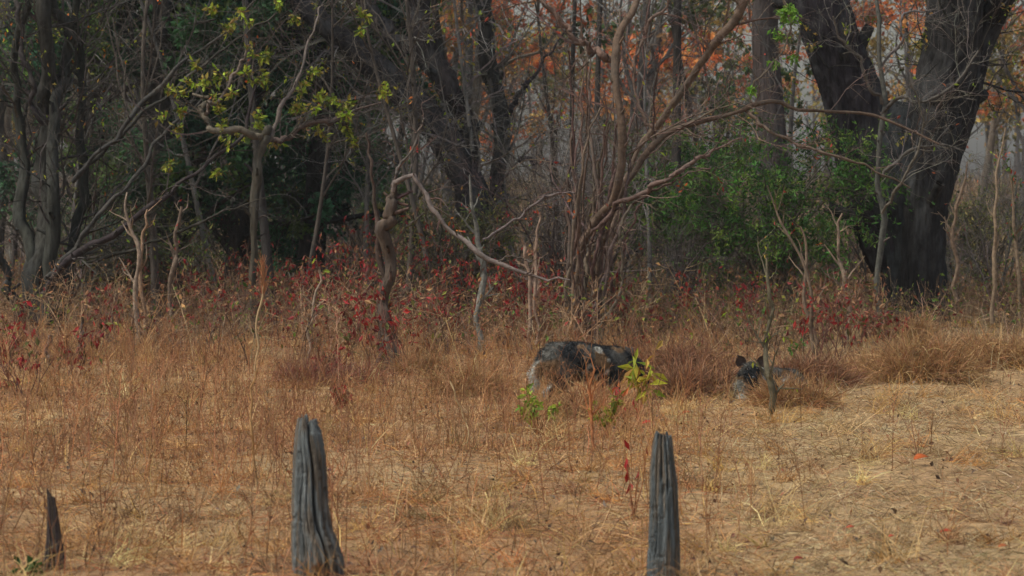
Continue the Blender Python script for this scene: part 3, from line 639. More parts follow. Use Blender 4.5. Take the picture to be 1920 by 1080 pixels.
# ------------------------------------------------------------ green bush in front of the huge tree
def green_bush():
    r = np.random.default_rng(41)
    for (x0, y0, w_, h_, k, pal, lab, d) in [(1440, 610, 380, 310, 12000, [(.05, .14, .025), (.08, .19, .03), (.032, .09, .02), (.14, .22, .04)], 'big dense green leafy bush left of the huge twin-trunked tree', 39.5),
                                             (1290, 610, 250, 300, 9000, [(.11, .18, .05), (.16, .21, .06), (.07, .12, .04)], 'loose grey-green bush between the many-stemmed shrub and the green bush', 43),
                                             (1850, 600, 200, 210, 2600, [(.16, .18, .05), (.22, .2, .06), (.09, .13, .04)], 'loose olive bush in the gap right of the huge twin-trunked tree', 47),
                                             (850, 610, 230, 200, 4200, [(.13, .15, .045), (.18, .16, .05), (.08, .11, .035)], 'loose olive bush behind the long grey dead limb', 40),
                                             (250, 600, 260, 200, 4200, [(.10, .14, .04), (.16, .17, .05), (.06, .10, .035)], 'loose olive bush between the pale thicket and the curved-limb tree', 42)]:
        x = (x0-960)/F*d; b = np.array([x, d, float(gz(x, d))]); sc_ = d/F; h = h_*sc_; wd = w_*sc_
        o = empty('leafy_bush', b, lab, 'bush')
        n = 22; az = r.uniform(0, 6.283, n); K = 8; s = np.linspace(0, 1, K)[None, :, None]
        tip = b+np.stack([np.cos(az)*wd*.45, np.sin(az)*wd*.35, h*r.uniform(.55, 1.05, n)], -1)
        Pn = b+(tip-b)[:, None]*s+np.concatenate([0*s, 0*s, .25*h*np.sin(s*3.14)], -1)+r.normal(0, .03, (n, K, 3))
        R = np.full((n, K), .02)*np.linspace(1, .3, K)
        bm_ = MB(); tubes(bm_, Pn, R, np.array([.1, .09, .07]), 5)
        Q, RQ = spawn(Pn, R, 8, (.3*h, .45*h), r, K=6, t=(.15, 1), wig=.2, up=.06, rr=.6, rmin=.004)
        Q2, RQ2 = spawn(Q, RQ, 5, (.1*h, .22*h), r, K=5, t=(.2, 1), wig=.2, up=.02, rr=.6, rmin=.003)
        tubes(bm_, Q, RQ, np.array([.1, .09, .07])); tubes(bm_, Q2, RQ2, np.array([.1, .09, .07])); bm_.build('stems', M_TWIG, o, smooth=False)
        i = r.integers(0, len(Q2), k); p, _, _ = at(Q2, RQ2, i, r.uniform(.1, 1, k))
        keep = p[:, 2] > b[2]+.05; cl = pick(pal, len(Q2), r, .35)
        fm = MB(); leaves(fm, p[keep]+r.normal(0, .03, (keep.sum(), 3)), r.uniform(.045, .10, keep.sum()), np.clip(cl[i[keep]]*(1+r.normal(0, .2, (keep.sum(), 1))), .004, 1), r, .3, .35)
        fm.build('leaves', M_LEAF, o, smooth=False)
green_bush()

# ------------------------------------------------------------ bare shrubs of the thicket
def bare_shrubs():
    r = np.random.default_rng(42)
    for k in range(40):
        d = r.uniform(36, 56); px = (k+r.uniform(0, 1))/40*2000-40
        if 540 < px < 1010: d = r.uniform(38, 58)
        if 1560 < px < 1800 and d < 44: d += 8
        if px > 1790: d += 6
        x = (px-960)/F*d; h = r.uniform(2.0, 4.2) if px < 1000 else r.uniform(1.6, 3.2)
        if 150 < px < 700: h = r.uniform(1.6, 2.7)
        if 540 < px < 1010 and d < 43: h = r.uniform(1., 1.7)
        if px > 1230: h *= .75
        a, b = sect(px); pale = r.uniform() < (.3 if 130 < px < 640 else .55)
        nm = 'pale grey' if pale else 'dark brown'
        shrub('bare_shrub', ' '.join(f'leafless {nm} twiggy shrub {a}'.split()[:16]), 'shrub', f'leafless {nm} shrubs, {b}',
              x, d, h, r, stems=int(r.integers(4, 8)), spread=r.uniform(.25, .6), bark=(.17, .155, .135) if pale else (.075, .064, .056), rad=.022, n1=9, n2=6, n3=3, tw=(h*.22, h*.45),
              leafn=60 if r.uniform() < .5 else 0, leafc=OCHRE+[(.3, .06, .03)]+YGREEN[:1], leafs=(.04, .07))
bare_shrubs()
def bare_trees():
    r = np.random.default_rng(44)
    for k, (px, d) in enumerate([(120, 42), (290, 40), (420, 42), (560, 41), (690, 43), (760, 40), (900, 42), (830, 39), (985, 43), (1045, 47), (1215, 41), (1350, 46), (1500, 44)]):
        x = (px-960)/F*d; a, b = sect(px); tone = ('ash grey', 'smoky brown')[k % 2]
        o = crown_tree('bare_tree', ' '.join(f'small leafless {tone} tree {a}'.split()[:16]), 'tree', f'small leafless {tone} trees, {b}', x, d, r.uniform(4.5, 6.5), r.uniform(.035, .06), r, OCHRE,
                   bark=(.17, .165, .155) if k % 2 == 0 else (.10, .085, .072), nclump=0, lo=.3, lean=r.normal(0, .12), twn=8)
bare_trees()
def added_shade_trees():  # trees added so that their crowns above the view shade the wood
    r = np.random.default_rng(46)
    for k, (x, d) in enumerate([(-7.6, 40), (-5.2, 45), (-3.1, 39), (-2.2, 49), (-.6, 43), (.9, 47), (2.3, 41), (3.6, 49), (6.9, 47), (-8.4, 50), (-6.4, 53), (1.6, 55), (-4.2, 56)]):
        px = depth_px(x, d); a, b = sect(px)
        crown_tree('added_shade_tree', ' '.join(f'slim dark straight trunk {a}'.split()[:16]), 'tree', f'slim dark added shade trees, {b}', x, d, r.uniform(9.5, 12), r.uniform(.045, .085), r, OLIVE+DGREEN,
                   bark=(.055, .05, .046), nclump=70, per=40, cr=3.2, lo=.62, leafs=(.10, .2), lean=r.normal(0, .07))
added_shade_trees()
# ------------------------------------------------------------ red-leaved shrubs
def red_shrubs():
    r = np.random.default_rng(43)
    RED = [(.27, .022, .025), (.37, .04, .034), (.16, .018, .02)]
    BRN = [(.24, .11, .06), (.19, .09, .05), (.32, .18, .09), (.14, .13, .04)]
    spots = [(15, 700, .5), (45, 750, .4), (205, 640, .6), (260, 600, .9), (330, 590, 1.2), (395, 640, .7), (430, 610, .8), (545, 640, .8), (600, 650, .9), (655, 640, 1.0),
             (690, 620, 1.3), (712, 690, .8), (752, 700, .7), (790, 660, .8), (840, 650, .75), (880, 640, .8), (905, 620, 1.3), (950, 650, .8), (1010, 640, .9), (1040, 650, .8), (1180, 650, .7),
             (1230, 650, .7), (610, 715, .28), (650, 760, .2), (1290, 640, .7), (1340, 640, .6), (1400, 650, .7), (1520, 680, .85), (1560, 690, .75), (1600, 660, .7), (500, 610, .9), (150, 600, .9), (1665, 650, .5), (120, 700, .5)]
    for i, (px, py, h) in enumerate(spots):
        g = G(px, py); br = px > 1200 and i % 2
        a, b = sect(px); kind = 'russet leaved' if br else 'crimson leaved'
        size = 'knee-high' if h < .75 else 'waist-high'
        shrub('russet_shrub' if br else 'crimson_shrub', ' '.join(f'{size} {kind} shrub {a}'.split()[:16]), 'shrub', f'{size} {kind} shrubs, {b}', g[0], g[1], h, r,
              stems=int(r.integers(4, 7)), spread=.45, bark=(.16, .08, .06), rad=.008, n1=5, n2=3, n3=0, tw=(h*.3, h*.6), leafn=(250 if not br else 300)*h+40, leafc=BRN if br else RED+RED[:2]+BRN, leafs=(.025, .095), droop=1.4)
red_shrubs()

# ------------------------------------------------------------ saplings and single stems
def stem_plant(name, label, cat, base_px, base_py, pts, seed, bark, twn=6, leafn=0, pal=None, ls=(.03, .06), group=None, d=None, tl=(.1, .4), rm=.0022):
    g = G(base_px, base_py) if d is None else P(base_px, base_py, d)
    dep = g[1]; r = np.random.default_rng(seed)
    base = np.array([g[0], g[1], float(gz(g[0], g[1]))]); o = empty(name, base, label, cat, group)
    X, R = trace([(base_px, base_py+6, pts[0][2])]+pts, dep, r, 22, .02, .06)
    mb = MB(); tubes(mb, X[None], R[None], np.array(bark), 6, .2, seed); mb.build('stem', M_TWIG, o)
    if twn:
        tm = MB(); Q, RQ = spawn(X[None], R[None], twn, tl, r, K=6, t=(.25, 1), ang=(20, 55), wig=.15, up=.08, rr=.6, rmin=rm)
        tubes(tm, Q, RQ, np.array(bark)); Q2, RQ2 = spawn(Q, RQ, 2, (tl[0]*.5, tl[1]*.5), r, K=4, t=(.3, 1), wig=.15, up=.05, rr=.7, rmin=rm*.9); tubes(tm, Q2, RQ2, np.array(bark))
        tm.build('twigs', M_TWIG, o, smooth=False)
        if leafn:
            i = r.integers(0, len(Q2), leafn); p, _, _ = at(Q2, RQ2, i, r.uniform(.2, 1, leafn)); lm = MB()
            leaves(lm, p, r.uniform(ls[0], ls[1], leafn), pick(pal, leafn, r), r, .9, .35); lm.build('leaves', M_LEAF, o, smooth=False)
    return o
stem_plant('sapling', 'thin grey-brown sapling standing in front of the lying dog', 'sapling', 1446, 796, [(1446, 780, 14), (1443, 700, 12), (1444, 620, 9), (1446, 560, 7), (1440, 485, 4)], 51, (.13, .115, .075), 9, 40, YGREEN+OCHRE, (.03, .06))
stem_plant('sapling', 'forked pale sapling with red leaves standing before the green bush', 'sapling', 1525, 690, [(1524, 660, 9), (1520, 600, 8), (1516, 540, 7), (1500, 480, 6), (1462, 410, 4), (1440, 350, 3)], 52, (.16, .12, .085), 8, 14, [(.3, .04, .03)], d=29)
stem_plant('sapling', 'second pale sapling leaning right beside the forked sapling with red leaves', 'sapling', 1530, 690, [(1528, 640, 8), (1512, 560, 7), (1510, 500, 6), (1505, 440, 4), (1495, 420, 3)], 53, (.18, .13, .09), 6, 8, [(.3, .04, .03)], d=29.4)
stem_plant('sapling', 'bare pale sapling rising in front of the bush edge near the huge tree', 'sapling', 1590, 640, [(1588, 590, 9), (1580, 520, 8), (1570, 450, 6), (1575, 400, 4)], 54, (.22, .165, .12), 9, 16, [(.35, .08, .03)]+YGREEN, d=33)
stem_plant('sapling', 'tall bare twin-tipped sapling right of the huge tree, leaning left', 'sapling', 1798, 560, [(1792, 500, 8), (1785, 430, 7), (1795, 380, 6), (1812, 305, 3)], 55, (.25, .18, .125), 7, 10, [(.3, .05, .03), (.2, .2, .04)], d=38)
stem_plant('sapling', 'tall straight sapling with green leaves near the right edge', 'sapling', 1858, 600, [(1858, 540, 9), (1862, 470, 8), (1860, 400, 6), (1868, 330, 5), (1885, 240, 3)], 56, (.24, .18, .12), 8, 30, YGREEN+[(.06, .12, .02)], d=36)
stem_plant('sapling', 'green leaved sapling cut by the right edge of the picture', 'sapling', 1912, 600, [(1908, 540, 8), (1905, 450, 7), (1900, 380, 5), (1892, 310, 3)], 57, (.2, .15, .1), 9, 90, [(.06, .13, .02), (.09, .17, .03), (.4, .06, .03)], (.04, .08), d=37)
stem_plant('sapling', 'pale double stem standing left in the red undergrowth, left stem', 'sapling', 262, 640, [(264, 600, 10), (258, 540, 10), (262, 480, 9), (250, 440, 8), (238, 390, 5), (240, 360, 3)], 58, (.26, .2, .15), 5, 8, [(.3, .04, .03)], d=33)
stem_plant('sapling', 'pale straight stem just right of the double stem in red undergrowth', 'sapling', 270, 640, [(268, 560, 8), (268, 490, 7), (272, 430, 6), (274, 395, 4)], 59, (.30, .20, .13), 2, 0, None, d=33.2)
stem_plant('sapling', 'thin grey stem rising beside the plumed grass stalk', 'sapling', 322, 640, [(322, 580, 10), (326, 500, 9), (325, 450, 7), (340, 390, 4)], 60, (.16, .12, .09), 7, 10, [(.3, .04, .03)], d=34)
stem_plant('sapling', 'pale crooked stem left of the broken dark stem', 'sapling', 578, 690, [(580, 640, 7), (582, 600, 6), (590, 560, 5), (600, 500, 4)], 61, (.3, .23, .17), 7, 14, YGREEN+[(.35, .05, .03)], d=30)
stem_plant('sapling', 'bare pale stem standing between broken stem and many-stemmed shrub', 'sapling', 998, 650, [(996, 600, 8), (995, 540, 8), (988, 480, 7), (980, 445, 5)], 62, (.27, .19, .14), 3, 0, None, d=31)
stem_plant('sapling', 'second bare pale stem close left of the many-stemmed shrub', 'sapling', 1004, 640, [(1004, 560, 6), (1002, 480, 6), (1006, 430, 5), (1010, 395, 3)], 63, (.27, .19, .14), 2, 0, None, d=31.6)
stem_plant('sapling', 'grey upright stem with mossy base under the dead grey limb', 'sapling', 900, 660, [(900, 610, 13), (899, 560, 13), (902, 500, 11), (896, 440, 9), (885, 380, 6), (880, 330, 4)], 64, (.17, .17, .15), 8, 10, [(.3, .04, .03)], d=32)
stem_plant('dead_stalk', 'short dark stake in the grass at left', 'stalk', 152, 690, [(153, 660, 9), (152, 625, 8), (154, 600, 5)], 65, (.1, .08, .07), 0)
stem_plant('dead_stalk', 'short brown stake in the grass left of the dark stake', 'stalk', 95, 690, [(94, 660, 11), (92, 640, 9), (94, 628, 6)], 66, (.14, .1, .08), 0)
stem_plant('grass_stalk', 'long bent pale grass stalk left of the front green plant', 'stalk', 884, 860, [(880, 830, 3.6), (872, 795, 3.4), (860, 755, 3.2), (845, 715, 2.5)], 67, (.5, .37, .2), 0)
stem_plant('grass_stalk', 'tall golden grass stalk in front of the plumed stalk', 'stalk', 478, 930, [(474, 860, 6), (470, 800, 5), (474, 740, 4), (480, 690, 3)], 68, (.45, .27, .12), 6, 0, None, tl=(.1, .3), rm=.0016)
def plume():
    r = np.random.default_rng(69); g = G(476, 715); dep = g[1]
    o = empty('plumed_grass_stalk', g, 'tall pale grass stalk topped by a feathery orange plume', 'grass stalk')
    X, R = trace([(476, 718, 5), (480, 640, 4.5), (488, 570, 4), (493, 500, 3)], dep, r, 16, .01, .02)
    mb = MB(); tubes(mb, X[None], R[None], np.array([.5, .36, .2]), 5); mb.build('stem', M_GRASS, o)
    Q, RQ = spawn(X[None], R[None], 120, (.05, .17), r, K=4, t=(.72, 1), ang=(5, 28), wig=.08, up=.1, rr=.4, rmin=.0018)
    m2 = MB(); tubes(m2, Q, RQ, pick([(.5, .24, .12), (.42, .2, .1)], len(Q), r)); m2.build('plume', M_GRASS, o, smooth=False)
plume()
# small leafy plants in front of the dog
def leafy(name, label, cat, px, py, h_px, w_px, nleaf, pal, seed, ls=(.05, .09), stemc=(.3, .13, .06), n=6, asp=.35, droop=.4, lean=0):
    r = np.random.default_rng(seed); g = G(px, py); s = g[1]/F; o = empty(name, g, label, cat)
    K = 6; t = np.linspace(0, 1, K)[None, :, None]
    tip = g+np.stack([r.uniform(-.5, .5, n)*w_px*s+lean*s, r.uniform(-.5, .5, n)*w_px*s*.7, h_px*s*r.uniform(.6, 1, n)], -1)
    Pn = g+(tip-g)[:, None]*t+r.normal(0, .006, (n, K, 3)); Pn[:, 0] = g
    mb = MB(); tubes(mb, Pn, np.full((n, K), .004)*np.linspace(1, .4, K), np.array(stemc), 5); mb.build('stems', M_TWIG, o)
    i = r.integers(0, n, nleaf); p, _, _ = at(Pn, np.full((n, K), .004), i, r.uniform(.4, 1, nleaf)**.7)
    lm = MB(); leaves(lm, p, r.uniform(ls[0], ls[1], nleaf), pick(pal, nleaf, r, .15), r, droop, asp, .8); lm.build('leaves', M_LEAF, o, smooth=False)
    return o
leafy('leafy_plant', 'yellow-green plant with long drooping leaves in front of the big dog\'s head', 'plant', 1195, 792, 145, 66, 46, [(.50, .46, .05), (.38, .40, .04), (.26, .36, .05), (.45, .28, .06)], 71, (.10, .20), n=6, asp=.26, droop=1.1, lean=18)
leafy('leafy_plant', 'crimson and orange leaved plant beside the yellow-green plant', 'plant', 1175, 800, 95, 50, 14, [(.42, .04, .04), (.5, .14, .04)], 72, (.06, .12), n=4, asp=.3, droop=1.4)
leafy('leafy_plant', 'bright green low plant below the big dog\'s rump', 'plant', 1008, 806, 90, 84, 110, [(.26, .38, .04), (.18, .30, .04), (.36, .44, .05)], 73, (.05, .09), n=8, asp=.45)
leafy('leafy_plant', 'olive green low plant under the big dog\'s chest', 'plant', 1140, 822, 95, 56, 80, [(.26, .28, .04), (.18, .22, .03), (.36, .34, .05)], 74, (.05, .09), n=7, asp=.4)
leafy('leafy_plant', 'red leaves on thin stems just left of the right stump', 'plant', 1190, 960, 165, 60, 9, [(.42, .03, .025), (.32, .025, .02)], 75, (.05, .085), n=5, asp=.35, droop=2, lean=0)
leafy('leafy_plant', 'small green plant at the foot of the leftmost stump', 'plant', 52, 1085, 35, 50, 26, [(.05, .13, .03), (.04, .1, .03)], 76, (.03, .05), n=5, asp=.7)
leafy('leafy_plant', 'fresh green tuft growing among stems right of the lying dog', 'plant', 1490, 690, 60, 40, 30, [(.05, .13, .02), (.08, .17, .03)], 77, (.05, .09), n=5)
leafy('leafy_plant', 'bright green leaves in the undergrowth left of the many-stemmed shrub', 'plant', 1040, 655, 80, 30, 36, [(.08, .16, .02), (.12, .2, .03)], 78, (.05, .09), n=5)
leafy('leafy_plant', 'yellow-green shoot in the red undergrowth at left', 'plant', 448, 640, 70, 24, 26, [(.22, .3, .03), (.14, .2, .03)], 79, (.04, .07), n=4)
def orange_stems():
    r = np.random.default_rng(80); g = G(1112, 850); s = g[1]/F
    o = empty('orange_stemmed_weed', g, 'tall orange-brown branching weed standing in front of the big dog', 'weed')
    X, R = trace([(1112, 856, 7), (1113, 800, 7), (1110, 740, 6), (1108, 690, 4)], g[1], r, 12, .02, .02)
    mb = MB(); tubes(mb, X[None], R[None], np.array([.42, .17, .07]), 6); mb.build('stem', M_TWIG, o)
    Q, RQ = spawn(X[None], R[None], 8, (.08, .24), r, K=6, t=(.35, 1), ang=(25, 60), wig=.08, up=.08, rr=.7, rmin=.002)
    Q2, RQ2 = spawn(Q, RQ, 4, (.04, .14), r, K=4, t=(.3, 1), wig=.1, up=.05, rr=.7, rmin=.0016)
    m2 = MB(); tubes(m2, Q, RQ, np.array([.42, .17, .07])); tubes(m2, Q2, RQ2, np.array([.42, .19, .08])); m2.build('twigs', M_TWIG, o, smooth=False)
orange_stems()
# straw mounds on the right
def mound(px, py, w_px, h_px, label, seed, n=5000, pal=[(.44, .27, .12), (.38, .21, .095), (.5, .34, .17), (.28, .15, .08)], grp='golden dry grass clumps below the huge tree'):
    r = np.random.default_rng(seed); g = G(px, py); s = g[1]/F; W = w_px*s*.5; H = h_px*s
    a = r.uniform(0, 6.283, n); q = np.sqrt(r.uniform(size=n)); x = g[0]+np.cos(a)*q*W; y = g[1]+np.sin(a)*q*W*.6
    z = gz(x, y)+H*(1-q**2)*r.uniform(0, .75, n)*(.35+1.1*fbm(x*4, y*4, seed))
    D = unit(np.stack([np.cos(a)*.6*q+r.normal(0, .5, n), np.sin(a)*.6*q+r.normal(0, .5, n), r.uniform(-.1, 1.7, n)], -1))
    x = x+(fbm(z*9, x*5, seed)-.5)*.25; mb = MB(); ribbons(mb, np.stack([x, y, z], -1), D, r.uniform(.08, .36, n)*(.6+H), r.uniform(.002, .009, n), r.uniform(.0, .45, n), pick(pal, n, r), r, 5)
    o = mb.build('grass_mound', M_GRASS, smooth=False, loc=g); tag(o, label, 'grass clump', grp)
mound(1720, 720, 200, 95, 'golden curly dry grass mound below the huge tree, biggest of the mounds', 91, 7000)
mound(1860, 700, 170, 75, 'golden dry grass mound near the right edge', 92)
mound(1640, 710, 110, 50, 'low rusty grass mound left of the biggest golden mound', 93, 3500)
mound(1715, 640, 60, 55, 'upright yellow grass tuft at the foot of the huge tree', 94, 1800)
mound(1482, 774, 100, 40, 'low brownish grass heap right of the lying dog', 95, 4500)
PINK = [(.32, .165, .09), (.22, .11, .065), (.40, .24, .14), (.15, .075, .05)]
mound(1305, 752, 150, 62, 'wide reddish-brown brush heap between the two dogs', 96, 6000, PINK, 'reddish-brown brush heaps near the dogs')
mound(1270, 705, 200, 80, 'reddish-brown brush heap behind the yellow-green plant', 961, 6000, PINK, 'reddish-brown brush heaps near the dogs')
mound(1520, 728, 150, 70, 'reddish-brown brush heap behind the lying dog', 962, 5000, PINK, 'reddish-brown brush heaps near the dogs')
mound(620, 722, 190, 40, 'flattened dark red brush patch below the broken dark stem', 963, 4000, [(.25, .05, .045), (.2, .1, .07), (.32, .18, .12)], 'reddish-brown brush heaps near the dogs')
mound(1085, 778, 210, 58, 'thin dry grass tuft standing at the feet of the big dog', 99, 2400)
mound(880, 735, 130, 60, 'arching pale grass tuft left of the big dog', 97, 2600)
mound(800, 700, 80, 60, 'tall arching grass tuft right of the broken dark stem', 98, 1600)
# fallen bright leaves
def fallen(px, py, w_px, col, label, seed):
    r = np.random.default_rng(seed); g = G(px, py); s = g[1]/F; L = w_px*s; az = r.uniform(-.5, .5)
    u = np.array([math.cos(az), math.sin(az), .12]); v = np.array([-math.sin(az), math.cos(az), .35]); nn = np.cross(u, v)
    pts = []; K = 7
    for i in range(K):
        t = i/(K-1); wv = math.sin(math.pi*t**.85)*.24*L+.002
        c = g+[0, 0, .045]+u*L*(t-.5)+nn*(.10*L*math.sin(t*3.1))
        pts += [c-v*wv+nn*.25*wv, c, c+v*wv+nn*.25*wv]
    q = []
    for i in range(K-1):
        for j in range(2): q.append([i*3+j, i*3+j+1, i*3+j+4, i*3+j+3])
    mb = MB(); mb.add(np.array(pts), np.array(col), np.array(q)); o = mb.build('fallen_leaf', M_LEAF, loc=g)
    md = o.modifiers.new('thickness', 'SOLIDIFY'); md.thickness = .0012
    tag(o, label, 'leaf', 'bright fallen leaves on the straw')
fallen(1727, 874, 34, (.55, .13, .03), 'biggest orange fallen leaf lying on the straw at right', 101)
fallen(1773, 1012, 22, (.5, .07, .03), 'red fallen leaf low on the straw at right', 102)
fallen(1594, 998, 16, (.5, .10, .05), 'small orange-red fallen leaf right of the right stump', 103)
fallen(1671, 1023, 12, (.5, .10, .05), 'tiny red fallen leaf left of the low red leaf', 104)
fallen(1880, 1046, 18, (.5, .15, .05), 'orange fallen leaf near the bottom right corner', 105)
fallen(1287, 792, 20, (.5, .13, .05), 'orange fallen leaf between the dogs and the right stump', 106)
fallen(1214, 806, 22, (.5, .05, .03), 'bright red fallen leaf leaning at the top of the right stump', 107)
fallen(1497, 1058, 20, (.3, .03, .025), 'dark red fallen leaf at the bottom edge between right stump and corner', 108)

# ------------------------------------------------------------ weathered stumps
def stump(name, label, prof, d, seed, col, depth_ratio=.85, top_fn=None, groove=.12, cracks=()):
    """prof: list of (py, x_left, x_right) from bottom to top"""
    prof = np.array(prof, float); r = np.random.default_rng(seed)
    nz = 230; nt_ = 260
    py = np.linspace(prof[0, 0], prof[-1, 0], nz)
    xl = np.interp(-py, -prof[:, 0], prof[:, 1]); xr = np.interp(-py, -prof[:, 0], prof[:, 2])
    k = np.ones(7)/7
    sm = lambda a: np.convolve(np.pad(a, 3, 'edge'), k, 'valid')
    xl = sm(xl); xr = sm(xr)
    s = d/F; Cc = np.array([P((a+b)/2, y, d) for a, b, y in zip(xl, xr, py)]); rad = (xr-xl)/2*s
    b0 = Cc[0].copy(); b0[2] = float(gz(b0[0], b0[1]))
    th = np.linspace(0, 2*math.pi, nt_, endpoint=False)
    TH, Z = np.meshgrid(th, Cc[:, 2]-Cc[0, 2]); Rr = rad[:, None]*np.ones_like(TH)
    n1 = fbm(np.cos(TH)*3.1+7+seed, np.sin(TH)*3.1+Z*1.1+9, seed, 4)-.5
    n2 = fbm(np.cos(TH)*11+17, np.sin(TH)*11+Z*1.7+19, seed+5, 3)-.5
    n3 = fbm(np.cos(TH)*26+17, np.sin(TH)*26+Z*3+19, seed+6, 2)-.5
    wp = fbm(np.cos(TH)*3+Z*2+5, np.sin(TH)*3+Z*2+8, seed+7, 3)*.8
    rdg = lambda f, fs, sd: np.abs(2*fbm(np.cos(TH)*f+wp+17, np.sin(TH)*f+Z*fs+wp+19, sd, 2)-1)
    dsp = groove*(.7*n1-.45*np.exp(-(rdg(6, .8, seed+11)/.05)**2)-.35*np.exp(-(rdg(15, 2.8, seed+12)/.10)**2)+.6*n2+.7*n3)
    dsp += groove*.4*(fbm(TH*5, Z*70, seed+15, 3)-.5)-groove*.5*sstep(fbm(TH*2.2, Z*26, seed+16, 2), .68, .74)
    crk = np.zeros_like(TH); zt = Z[-1, 0]
    for (t0, t1, wdt, dep, z0, z1) in cracks:      # angle at bottom, at top, width, depth, z range as fraction
        f = Z/zt; c = t0+(t1-t0)*f+.06*np.sin(Z*23+seed)
        dd_ = np.abs((TH-c+math.pi) % (2*math.pi)-math.pi)
        g = np.exp(-(dd_/wdt)**2)*sstep(f, z0-.02, z0+.06)*(1-sstep(f, z1-.04, z1+.02)); crk += dep*g
    Rr = Rr*(1+dsp-crk)
    X = Cc[:, None, 0]+Rr*np.cos(TH); Y = Cc[:, None, 1]+Rr*depth_ratio*np.sin(TH); ZZ = Cc[:, None, 2]+0*TH
    V = np.stack([X, Y, ZZ], -1)
    # jagged top: pull the last rings by a height field over the section
    f = Z/zt
    if top_fn is not None:
        jag = .034*fbm(np.cos(TH)*9+3, np.sin(TH)*9+5, seed+20, 2)+.022*vnoise(TH*13, 0*TH+seed, 4)
        V[..., 2] += -sstep(f, .86, 1.)*(top_fn(np.cos(TH), np.sin(TH), TH)+jag)
    t1 = fbm(np.cos(TH)*4+3, Z*5+np.sin(TH)*4, seed+2, 4); t2 = fbm(np.cos(TH)*9+3, Z*2.5+np.sin(TH)*9, seed+3, 4)
    tint = np.array(col)*(1+1.1*(t2-.5))[..., None]
    wk = (sstep(t1, .45, .65)*.75)[..., None]; tint = tint*(1-wk)+np.array([.20, .16, .115])*(.7+.8*(t2[..., None]-.3))*wk
    tint = tint*(1-.55*np.clip(crk*2.2, 0, 1))[..., None]
    mb = MB(); idx = np.arange(nz*nt_).reshape(nz, nt_); i2 = np.roll(idx, -1, 1)
    mb.add(V, tint, np.stack([idx[:-1], i2[:-1], i2[1:], idx[1:]], -1))
    # top: inner rings sinking into a rough broken face
    prev = V[-1]; base = mb.n-nt_; rings = [prev]; nr = 7
    ctr = prev.mean(0)
    vs = []
    for j in range(1, nr+1):
        q = 1-j/(nr+.5); ring = ctr+(prev-ctr)*q
        ring = ring.copy(); ring[:, 2] += (fbm(ring[:, 0]*90, ring[:, 1]*90, seed, 2)-.5)*.03-.012*(1-q); vs.append(ring)
    vs = np.array(vs); o_ = mb.n
    mb.add(vs, np.array(col)*.6)
    allr = np.concatenate([np.arange(base, base+nt_)[None], o_+np.arange(nr*nt_).reshape(nr, nt_)])
    a = allr[:-1]; b = allr[1:]; mb.q.append(np.stack([a, np.roll(a, -1, 1), np.roll(b, -1, 1), b], -1).reshape(-1, 4))
    cidx = mb.n; mb.add(vs[-1].mean(0)[None], np.array(col)*.6)
    last = allr[-1]; mb.t.append(np.stack([last, np.roll(last, -1), np.full(nt_, cidx)], -1))
    o = mb.build(name, M_WOOD, loc=b0); tag(o, label, 'stump', 'weathered wooden stumps in the foreground'); return o
FR = 4.712   # angle facing the camera (-Y)
stump('tree_stump', 'tall grey-blue weathered stump with split top, between the other two', [(1112, 543, 660), (1080, 549, 645), (1045, 548, 643), (1010, 547, 630), (990, 547, 621), (930, 548, 614), (850, 551, 609), (800, 554, 600), (785, 555, 596), (772, 557, 593)],
      12.35, 3, (.185, .21, .215), .85, lambda c, s, t: .008*np.sin(t*2+1)+.004*np.sin(t*9+2)+.085*np.exp(-((c-.30)/.16)**2)+.03*np.clip(-c-.55, 0, 1)+.016*(c > .45), .12,
      cracks=[(FR+.62, FR+.1, .085, .55, 0, 1.0), (FR+.15, FR+.05, .22, .38, -.1, .16), (FR-.55, FR-.45, .05, .18, .2, .8), (FR+1.0, FR+.75, .06, .2, .1, .75), (FR-.05, FR-.2, .04, .14, .3, .95)])
stump('tree_stump', 'straight dark blue-grey stump with flat grooved top at right', [(1110, 1207, 1280), (1080, 1212, 1275), (1000, 1216, 1274), (960, 1217, 1272), (905, 1217, 1270), (880, 1218, 1266), (840, 1222, 1262), (815, 1224, 1261), (804, 1227, 1259)],
      12.45, 8, (.13, .155, .165), .9, lambda c, s, t: .006*np.sin(t*5)+.005*np.sin(t*11+1)+.01*(c > .5), .11,
      cracks=[(FR-.2, FR-.15, .07, .4, .68, 1.05), (FR+.35, FR+.3, .06, .3, .6, 1.05), (FR-.6, FR-.6, .05, .2, .2, 1.0), (FR+.05, FR+.05, .1, .35, .60, .66), (FR+.9, FR+.8, .06, .25, 0, .9)])
stump('tree_stump', 'thin dark pointed stump leaning at the left edge', [(1100, 70, 128), (1075, 76, 124), (1040, 84, 120), (1000, 88, 114), (960, 89, 108), (925, 88, 101), (908, 87, 96)],
      12.6, 12, (.075, .062, .062), .7, lambda c, s, t: .03*(c+1)*.5, .2, cracks=[(FR+.1, FR, .15, .5, -.1, .35), (FR-.5, FR-.3, .06, .3, 0, .9)])

